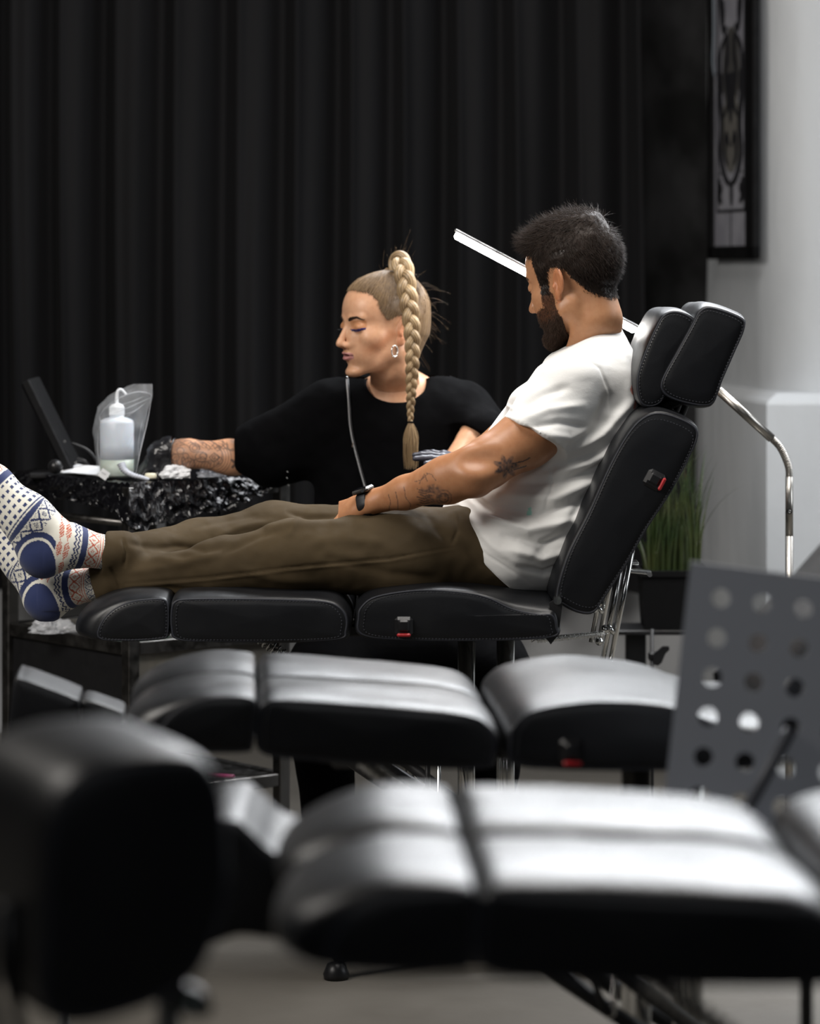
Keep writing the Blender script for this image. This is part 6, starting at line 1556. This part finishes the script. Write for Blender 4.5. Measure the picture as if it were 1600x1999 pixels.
# --- gloves
M['glove'] = mat('black_nitrile', (0.009, 0.009, 0.011), 0.28, spec=0.6, bump=[('noise', (60, 60, 60), 0.5, 0.003)])
M['glove_dark'] = mat('dark_nitrile', (0.035, 0.037, 0.052), 0.35, spec=0.5, bump=[('noise', 60, 0.3, 0.002)])
def glove_right():
    g = Field(P(215, 990, 6.88), P(345, 820, 7.16), 0.0020)
    D = nrm(V3(-0.55, 0.15, -0.72)); N_ = nrm(V3(-0.75, -0.3, 0.55)); T = nrm(V3(-0.1, -0.95, -0.2))
    ww = W_WR+V3(-0.012, 0, -0.004)
    g.cone(W_WR+V3(0.022, 0, 0.001), ww, 0.031, 0.029, 0.006)
    hand(g, ww, D, N_, T, 0.80, curl=(0.5, 0.55, 0.6, 0.65), thumb=0.6, hr=1.1)
    V, F = g.mesh(); V = relax(V, F, 1, 0.4); N = vnormals(V, F)
    V = V+N*(0.0013*np.abs(vnoise(V*np.array([60, 110, 110]), 2))+0.001*vnoise(V*140, 3))[:, None]
    mesh_obj('glove', V, F, M['glove'], wom)
    # rolled cuff ring
    m = MB(); ax = nrm(W_ER-W_WR); c = W_WR+ax*0.021; e1 = nrm(np.cross(ax, [0, 0, 1])); e2 = np.cross(ax, e1)
    m.tube([c+(math.cos(a)*e1+math.sin(a)*e2)*0.0315 for a in np.linspace(0, 2*PI, 40)], 0.0022, 8, cap=False); m.build('glove_cuff', M['glove'], wom, smooth=True)
glove_right()
def glove_left():
    g = Field(P(795, 990, 6.52), P(965, 850, 6.84), 0.0022)
    D = nrm(P(828, 889, 6.66)-P(900, 908, 6.70)); ww = P(930, 915, 6.71)
    hand(g, ww, D, V3(0.1, -0.35, 0.93), V3(0.1, -0.93, 0.1), 0.92, curl=(0.06, 0.10, 0.14, 0.2), spread=0.22, thumb=0.3, k=0.004)
    g.cone(ww, lerp(ww, W_EL, 0.45), 0.027, 0.032, 0.01)
    V, F = g.mesh(); V = relax(V, F, 1, 0.4); mesh_obj('glove', V, F, M['glove_dark'], wom)
glove_left()
# --- black top, trousers, shoes
M['blackcloth'] = mat('black_jersey', (0.0018, 0.0018, 0.0022), 0.9, bump=[('noise', 25, 0.4, 0.006)], spec=0.06, rvar=(60, 0.85, 0.95))
def top():
    g = Field((-0.44, 6.66, 0.50), (0.30, 7.20, 1.15), 0.0042)
    g.cone(P(776, 830, 6.97), P(780, 1080, 6.98), 0.128, 0.132, 0.05, n=(1, 0, 0), fl=1.48)
    g.cone(P(640, 806, 6.97), P(905, 812, 6.98), 0.058, 0.058, 0.05); g.cone(P(722, 778, 6.95), P(832, 784, 6.95), 0.042, 0.040, 0.06)
    def sleeve(a, b, ra, rb, pp, n, k=0.04):
        a = np.array(a); b = np.array(b); ab = b-a; L2 = ab@ab; n = nrm(n)
        def fn(X, Y, Z):
            x, y, z = X-a[0], Y-a[1], Z-a[2]; t = np.clip((x*ab[0]+y*ab[1]+z*ab[2])/L2, 0, 1)
            d = np.sqrt((x-t*ab[0])**2+(y-t*ab[1])**2+(z-t*ab[2])**2)-(ra+(rb-ra)*t)
            return np.maximum(d, (X-pp[0])*n[0]+(Y-pp[1])*n[1]+(Z-pp[2])*n[2])
        g.put(fn, np.minimum(a, b)-0.12, np.maximum(a, b)+0.12, k)
    sleeve(P(640, 800, 6.96), P(480, 876, 6.98), 0.062, 0.054, P(460, 880, 6.98), V3(-1, 0, 0))
    sleeve(P(640, 850, 6.97), P(530, 900, 6.98), 0.07, 0.06, P(462, 880, 6.98), V3(-1, 0, 0))
    sleeve(P(890, 806, 6.96), P(938, 842, 6.88), 0.058, 0.054, P(924, 846, 6.88), nrm(P(885, 885, 6.84)-P(925, 820, 6.86)))
    sleeve(P(900, 815, 6.98), P(965, 850, 6.96), 0.055, 0.045, P(965, 870, 6.96), V3(0, 0, -1))
    # wide round neck
    c = P(775, 735, 6.90); g.ell(c, (0.070, 0.085, 0.062), 0.004, 's'); g.cone(P(778, 740, 6.92), P(760, 650, 6.90), 0.062, 0.062, 0.004, 's')
    V, F = g.mesh(); V = relax(V, F, 2, 0.4); N = vnormals(V, F); V = V+N*(0.005*vnoise(V*np.array([14, 14, 9]), 51)+0.002*vnoise(V*35, 52))[:, None]
    o = mesh_obj('top', V, F, M['blackcloth'], wom)
    # zip running down the front, laid on the cloth
    zl = spline([(676, 738), (679, 775), (684, 840), (700, 908), (717, 968), (722, 985)], 150); Q = topix(V); nr = vnormals(V, F)[:, 1] < -0.1; I = np.where(nr)[0]
    pts = []
    for q in zl:
        d = np.hypot(Q[I, 0]-q[0], Q[I, 1]-q[1]); j = I[d < 9]; y = V[j, 1].min() if len(j) else V[I[d.argmin()], 1]
        pts.append(P(q[0], q[1], y-0.003))
    pts = np.array(pts); k = np.ones(11)/11; pts[5:-5, 1] = np.convolve(pts[:, 1], k, 'valid')
    m = MB()
    for i in range(0, len(pts)-1):
        d = nrm(pts[i+1]-pts[i]); a = math.degrees(math.atan2(d[0], -d[2])); m.box(pts[i]-V3(0, 0.002, 0), (0.0030, 0.0014, 0.0011), rotm('Y', -a))
    M['zinc'] = mat('bright_zinc', (0.55, 0.55, 0.56), 0.4, rvar=(60, 0.35, 0.5)); zp = m.build('zip_teeth', M['zinc'], wom)
    m = MB(); m.box(pts[0]-V3(0, 0.003, 0), (0.005, 0.003, 0.008), None, 0.001); m.box(pts[72]-V3(0.002, 0.003, 0), (0.003, 0.002, 0.010), rotm('Y', 12), 0.0008); m.build('zip_slider', M['chrome'], zp)
    m = MB(); m.tube(pts+V3(0.0032, 0.0014, 0), 0.0016, 6, flat=0.6); m.build('zip_tape', M['blackplastic'], zp, smooth=True)
    # three tiny pale stitched marks on the sleeve edge
    mk = mat('pale_thread', (0.35, 0.35, 0.35), 0.7, rvar=(30, 0.6, 0.8))
    for q in ((561, 921), (560, 933), (563, 947)):
        d = np.hypot(Q[I, 0]-q[0], Q[I, 1]-q[1]); j = I[d < 8]
        if len(j):
            p = P(q[0], q[1], V[j, 1].min()-0.001); MB().box(p, (0.004, 0.001, 0.0014), rotm('Y', 50)).build('stitched_mark', mk, o)
top()
def woman_trousers():
    g = Field((-0.40, 6.50, 0.06), (0.36, 7.24, 0.72), 0.0065)
    hp = P(790, 1170, 7.0); g.ell(hp, (0.20, 0.15, 0.13), 0.05)
    for s, kx, ax_ in ((-1, 632, 640), (1, 960, 950)):
        h_ = hp+V3(s*0.09, 0, -0.02); kn = P(kx, 1330, 6.72); an = np.array([P(ax_, 0, 6.78)[0], 6.85, 0.13])
        g.chain([h_, kn, an], [0.10, 0.082, 0.055], 0.05)
    g.cone(hp+V3(-0.12, -0.12, -0.05), hp+V3(0.12, -0.12, -0.05), 0.10, 0.10, 0.05); g.cone(P(660, 1290, 6.78), P(940, 1290, 6.78), 0.075, 0.075, 0.05)
    V, F = g.mesh(); V = relax(V, F, 2, 0.4); N = vnormals(V, F); V = V+N*(0.006*vnoise(V*14, 61))[:, None]
    mesh_obj('trousers', V, F, M['blackcloth'], wom)
    for s, ax_ in ((-1, 640), (1, 950)):
        x = P(ax_, 0, 6.78)[0]; g = Field((x-0.09, 6.58, -0.01), (x+0.09, 7.0, 0.20), 0.005)
        g.cone((x, 6.86, 0.045), (x, 6.68, 0.040), 0.040, 0.038, 0.02); g.cone((x, 6.86, 0.06), (x, 6.85, 0.14), 0.040, 0.045, 0.03); g.half((x, 6.8, 0.006), (0, 0, -1), 's', 0.004)
        V, F = g.mesh(); mesh_obj('shoe', V, F, M['blackplastic'], wom)
woman_trousers()
# --- hair
def woman_hair():
    r = np.random.default_rng(11)
    C0 = np.array([0, -0.014, 0.033]); RR = np.array([0.0785, 0.1000, 0.0865])
    g = Field((-0.10, -0.13, -0.13), (0.10, 0.12, 0.15), 0.0022)
    g.ell(C0, RR, 0.01); g.ell((0, 0.036, 0.036), (0.0625, 0.0575, 0.0640), 0.02); g.ell((0, -0.035, 0.118), (0.018, 0.020, 0.014), 0.02)
    g.cone((0, -0.060, -0.02), (0, -0.052, -0.085), 0.050, 0.030, 0.03)
    V, F = g.mesh(); N = vnormals(V, F)
    # comb grooves run towards the tied point on the crown
    B = np.array([0.0, -0.035, 0.129]); d = V-B; th = np.arctan2(d[:, 0], d[:, 1]+0.002); rad = np.linalg.norm(d, axis=1)
    V = V+N*(0.0011*vnoise(np.stack([th*16, rad*8, th*0], 1), 3)+0.0006*vnoise(np.stack([th*48, rad*8, th*0], 1), 4))[:, None]
    hm = inside(V[:, 1:3], HAIR_W); dl = poly_dist2(V[:, 1:3], HAIR_W[1:-1]); V = V-N*(0.0044*(1-sstep(0.0, 0.022, dl)))[:, None]
    hm = hm | (inside(V[:, 1:3]+np.array([0, 0]), HAIR_W)); fc = F[hm[F].all(1)]; u = np.unique(fc); mp = -np.ones(len(V), int); mp[u] = np.arange(len(u)); Vh = V[u]; Fh = mp[fc]
    tone = 0.5+0.5*vnoise(np.stack([th*40, rad*4, th*0], 1), 7)[u]; dark = np.array([0.095, 0.056, 0.029]); lite = np.array([0.28, 0.185, 0.10])
    Ch = dark+(lite-dark)*(tone*0.75)[:, None]
    # strands from the hairline back to the crown
    hl = np.array([(0.0800,0.084),(0.073,0.079),(0.055,0.071),(0.043,0.056),(0.041,0.036),(0.026,0.015),(0.012,0.021),(-0.006,0.027),(-0.022,0.017),(-0.030,-0.010),(-0.040,-0.045),(-0.062,-0.085)])
    S_ = 2600; t = r.random(S_)*(len(hl)-1); i = t.astype(int); f = (t-i)[:, None]; yz = hl[i]*(1-f)+hl[np.minimum(i+1, len(hl)-1)]*f+r.normal(0, 0.002, (S_, 2))
    mix_ = r.random(S_) < 0.45; yz[mix_] = yz[mix_]+(B[1:]-yz[mix_])*(r.random((mix_.sum(), 1))*0.55)
    sgn = np.where(r.random(S_) < 0.72, -1, 1); q = 1-((yz[:, 0]-C0[1])/RR[1])**2-((yz[:, 1]-C0[2])/RR[2])**2
    x = sgn*RR[0]*np.sqrt(np.clip(q, 0.002, 1)); fr = yz[:, 0] > 0.066; x[fr] = r.uniform(-0.035, 0.035, fr.sum())
    A_ = np.stack([x, yz[:, 0], yz[:, 1]], 1); K = 12; tt = np.linspace(0, 1, K)[None, :, None]
    Pp = A_[:, None]*(1-tt)+(B+r.normal(0, 0.006, (S_, 3)))[:, None]*tt
    w_ = Pp-C0; e = np.sqrt(((w_/(RR+0.0012))**2).sum(2))[..., None]; proj = C0+w_/e; Pf = Pp.copy()
    h2 = Pp-np.array([0, 0.036, 0.036]); e2 = np.sqrt(((h2/np.array([0.0645, 0.0595, 0.0660]))**2).sum(2))[..., None]
    def fd(X):
        a_ = X-C0; ra_ = RR-0.0016; qa = np.sqrt(((a_/ra_)**2).sum(-1)); da = qa*(qa-1)/np.sqrt(((a_/ra_**2)**2).sum(-1)+1e-9)
        b_ = X-np.array([0, 0.036, 0.035]); rb_ = np.array([0.0610, 0.0575, 0.0630]); qb = np.sqrt(((b_/rb_)**2).sum(-1)); db = qb*(qb-1)/np.sqrt(((b_/rb_**2)**2).sum(-1)+1e-9)
        h_ = np.maximum(0.02-np.abs(da-db), 0)/0.02; return np.minimum(da, db)-h_*h_*0.005
    Pf = Pp.copy()
    for _ in range(5):
        d0 = fd(Pf); G_ = np.stack([fd(Pf+np.eye(3)[m_]*1e-4)-d0 for m_ in range(3)], -1)/1e-4; G_ /= np.linalg.norm(G_, axis=-1)[..., None]+1e-9
        Pf = Pf-G_*(d0-0.0008)[..., None]
    nearB = sstep(0.018, 0.002, np.linalg.norm(Pp-B, axis=2))[..., None]; lift = 0.0024*np.clip(tt*5, 0, 1)
    Pf = (Pf+G_*lift)*(1-nearB)+Pp*nearB
    Pf = Pf+r.normal(0, 0.0004, Pf.shape)
    sV, sF = strands(Pf, 0.00045, 0.4); tone = r.random((S_, 1)); sC = np.repeat(dark+(lite-dark)*tone, K*3, axis=0)
    # flyaways
    S2 = 120; b = wh(np.stack([r.uniform(-0.07, 0.02, S2), r.uniform(-0.11, 0.05, S2), r.uniform(-0.09, 0.12, S2)], 1)); 
    fl = []
    for k in range(S2):
        v = r.normal(0, 1, 3); 
        if k < 90: p = C0+nrm(V3(r.normal(0, 0.5), -abs(r.normal(0.6, 0.5)), r.normal(-0.2, 0.7)))*RR
        else: p = B+r.normal(0, 0.012, 3)
        o = nrm(p-C0); L = r.uniform(0.015, 0.045); K = 12; s = np.linspace(0, 1, K)[:, None]; c = r.normal(0, 0.6, 3)
        fl.append(p+o*L*s*0.8+np.array([0, -0.2, -0.6 if k < 90 else 0.25])*L*s**2+c*L*s**1.5*0.6)
    fV, fF = strands(np.array(fl), 0.00012, 0.3); fC = np.tile(lite*0.8, (len(fV), 1))
    V2, F2, C2 = merge([(Vh, Fh, Ch), (sV, sF, sC), (fV, fF, fC)])
    hr = mesh_obj('hair', wh(V2), F2, M['hair'], wom, col=C2)
    # hair tie
    m = MB(); c = wh(B+np.array([0, 0, -0.002])); m.tube([c+(WB @ V3(0.017*math.cos(a), 0.017*math.sin(a), 0.002)) for a in np.linspace(0, 2*PI, 30)], 0.004, 8, cap=False); m.build('hair_tie', M['blackcloth'], wom, smooth=True)
    # --- braid: three woven strands, each combed into fine locks
    ctr = spline([P(770, 528, 6.835), P(774, 507, 6.83), P(783, 512, 6.80), P(790, 540, 6.77), P(796, 580, 6.755), P(803, 630, 6.748), P(805, 690, 6.75), P(803, 750, 6.765), P(801, 800, 6.78), P(801, 824, 6.785)], 520)
    seg = np.linalg.norm(np.diff(ctr, axis=0), axis=1); s = np.r_[0, np.cumsum(seg)]; L = s[-1]; u = s/L
    wide = np.interp(u, [0, 0.06, 0.16, 0.35, 0.55, 0.75, 0.92, 1], [0.007, 0.0105, 0.0132, 0.0122, 0.0105, 0.0082, 0.0052, 0.0034])
    lob = np.interp(u, [0, 0.2, 0.5, 0.8, 1], [0.040, 0.036, 0.031, 0.022, 0.015]); ph = np.r_[0, np.cumsum(seg*2*PI/3/lob[1:])]
    T = np.gradient(ctr, axis=0); T /= np.linalg.norm(T, axis=1)[:, None]; side = np.cross(T, np.array([0, -1.0, 0])); side /= np.linalg.norm(side, axis=1)[:, None]; front = np.cross(side, T)
    front = np.where(front[:, 1:2] > 0, -front, front)
    parts = []; n = 56; a = np.linspace(0, 2*PI, n, endpoint=False)
    for j in range(3):
        p = ph+j*2*PI/3; X = np.sin(p)*wide*1.02; Yf = np.sin(2*p)*wide*0.52
        c = ctr+side*X[:, None]+front*Yf[:, None]
        Tc = np.gradient(c, axis=0); Tc /= np.linalg.norm(Tc, axis=1)[:, None]; e1 = np.cross(Tc, front); e1 /= np.linalg.norm(e1, axis=1)[:, None]; e2 = np.cross(e1, Tc)
        ra = wide*0.80; rb = wide*0.62
        tw = ph*0.35
        gr = 1+0.030*np.sin(a*17+j)+0.022*np.sin(a*31+2.1*j)+0.016*np.sin(a*9+j)
        ring = (np.cos(a)[None, :, None]*e1[:, None]*ra[:, None, None]+np.sin(a)[None, :, None]*e2[:, None]*rb[:, None, None])*gr[None, :, None]
        Vb = (c[:, None]+ring).reshape(-1, 3); K = len(ctr); idx = np.arange(K*n).reshape(K, n)
        Fb = np.stack([idx[:-1], np.roll(idx[:-1], -1, 1), np.roll(idx[1:], -1, 1), idx[1:]], -1).reshape(-1, 4)
        ton = 0.45+0.30*np.sin(a*11+j*2)+0.22*np.sin(a*23+j)+0.15*np.sin(a*37); ton = np.clip(np.tile(ton, (K, 1))+0.2*np.sin(u*40+j)[:, None], 0, 1).reshape(-1, 1)
        d_ = np.array([0.14, 0.088, 0.045]); l_ = np.array([0.50, 0.36, 0.20]); parts.append((Vb, Fb, d_+(l_-d_)*ton))
        # fine hairs lying on the strand
        for q in range(34):
            aa = r.uniform(0, 2*PI); st = r.integers(0, K-130); le = r.integers(60, 130); ii = np.arange(st, st+le, 6)
            drift = aa+np.linspace(0, r.normal(0, 0.7), len(ii)); off = np.cos(drift)[:, None]*e1[ii]*ra[ii, None]*1.03+np.sin(drift)[:, None]*e2[ii]*rb[ii, None]*1.03
            pp = np.interp(np.linspace(0, len(ii)-1, 12), np.arange(len(ii)), np.arange(len(ii))); pts = (c[ii]+off); P12 = np.stack([np.interp(pp, np.arange(len(ii)), pts[:, m_]) for m_ in range(3)], 1)
            parts.append((*strands(P12[None], 0.00035, 0.3), np.tile(d_+(l_*1.05-d_)*r.random(), (36, 1))))
    V3_, F3_, C3_ = merge(parts); br = mesh_obj('braid', V3_, F3_, M['hair'], wom, col=np.clip(C3_, 0, 1))
    c = P(801, 824, 6.785); m = MB(); m.tube([c+V3(0.0055*math.cos(x), 0.0055*math.sin(x), 0) for x in np.linspace(0, 2*PI, 24)], 0.0018, 8, cap=False); m.build('braid_tie', M['blackcloth'], br, smooth=True)
    S3 = 520; tl = []; 
    for k in range(S3):
        a_ = r.uniform(0, 2*PI); q = math.sqrt(r.random()); ex = r.normal(0, 1)
        Lk = 0.045+0.06*r.random()**0.6; K = 12; s_ = np.linspace(0, 1, K)[:, None]; wd = 0.014*np.sin(np.clip(s_*PI*0.72, 0, PI))*1.0
        tl.append(c+V3(0.004*q*math.cos(a_), 0.004*q*math.sin(a_), 0)+np.hstack([wd*q*math.cos(a_)*0.95+0.002*ex*s_**2, wd*q*math.sin(a_)*0.5, -Lk*s_]))
    tV, tF = strands(np.array(tl), 0.0005, 0.6); tc = np.array([0.15, 0.095, 0.05])+(np.array([0.50, 0.35, 0.19])-np.array([0.15, 0.095, 0.05]))*r.random((S3, 1)); mesh_obj('braid_tail', tV, tF, M['hair'], wom, col=np.repeat(tc, 36, axis=0))
woman_hair()
def brows():
    r = np.random.default_rng(5)
    for s in (-1, 1):
        out = []
        px_ = np.array([0.0145, 0.024, 0.034, 0.047]); pz = np.array([0.0152, 0.0190, 0.0212, 0.0162])
        for k in range(230):
            x = r.uniform(0.0145, 0.046); th = np.interp(x, [0.0145, 0.024, 0.047], [0.0030, 0.0027, 0.0006]); z = np.interp(x, px_, pz)+r.uniform(-th, th)
            I = np.where((np.abs(WV[:, 0]-s*x) < 0.0022) & (np.abs(WV[:, 2]-z) < 0.0022) & (WV[:, 1] > 0.04))[0]
            if not len(I): continue
            y = WV[I, 1].max(); dz = np.interp(x, px_, np.gradient(pz, px_)); d = nrm(V3(s*1.0, -0.30-8*(x-0.0145), dz*0.8+(0.5 if x < 0.02 else 0.12))); t = np.linspace(0, 1, 5)[:, None]
            out.append(np.array([s*x, y+0.0001, z])+d*0.0052*t+np.array([0, 0.0009, 0])*np.sin(t*PI))
        v, f = strands(wh(np.array(out)), 0.00030, 0.6); mesh_obj('eyebrow', v, f, M['hair_matte'], wom, col=np.tile((0.035, 0.020, 0.014), (len(v), 1)))
brows()
# --- hoop earring with three little drops, lashes
def earring():
    c = wh(np.array([-0.080, -0.004, -0.058])); c = P(770, 685, c[1]-0.004)
    m = MB(); R = 0.0105
    m.tube([c+V3(R*0.62*math.cos(a), R*0.5*math.cos(a), R*1.15*math.sin(a)) for a in np.linspace(0, 2*PI, 40)], 0.0016, 10, cap=False)
    e = m.build('earring', M['chrome'], wom, smooth=True)
    for k in (-1, 0, 1):
        q = c+V3(k*0.0042, k*0.002, -R*1.15+abs(k)*0.002); m = MB(); m.ball(q-V3(0, 0, 0.002), 0.0016, 8); m.build('earring_bead', M['chrome'], e, smooth=True)
    # lashes of the near eye
    r = np.random.default_rng(2)
    for s in (-1, 1):
        L_ = []
        for k in range(34):
            a = lerp(-0.8, 0.95, k/33); p = np.array([s*(0.0315+0.0146*math.sin(a)), 0.0745+0.0146*math.cos(a), -0.0062-0.0022*math.cos(a*1.4)]); o = np.array([s*math.sin(a), math.cos(a), -0.45]); t = np.linspace(0, 1, 6)[:, None]
            L_.append(p+nrm(o)*0.0075*t+np.array([0, 0, 0.003])*t**2+r.normal(0, 0.0003, 3)*t)
        lv, lf = strands(wh(np.array(L_)), 0.00028, 0.8); mesh_obj('eyelashes', lv, lf, M['ink'], wom)
earring()
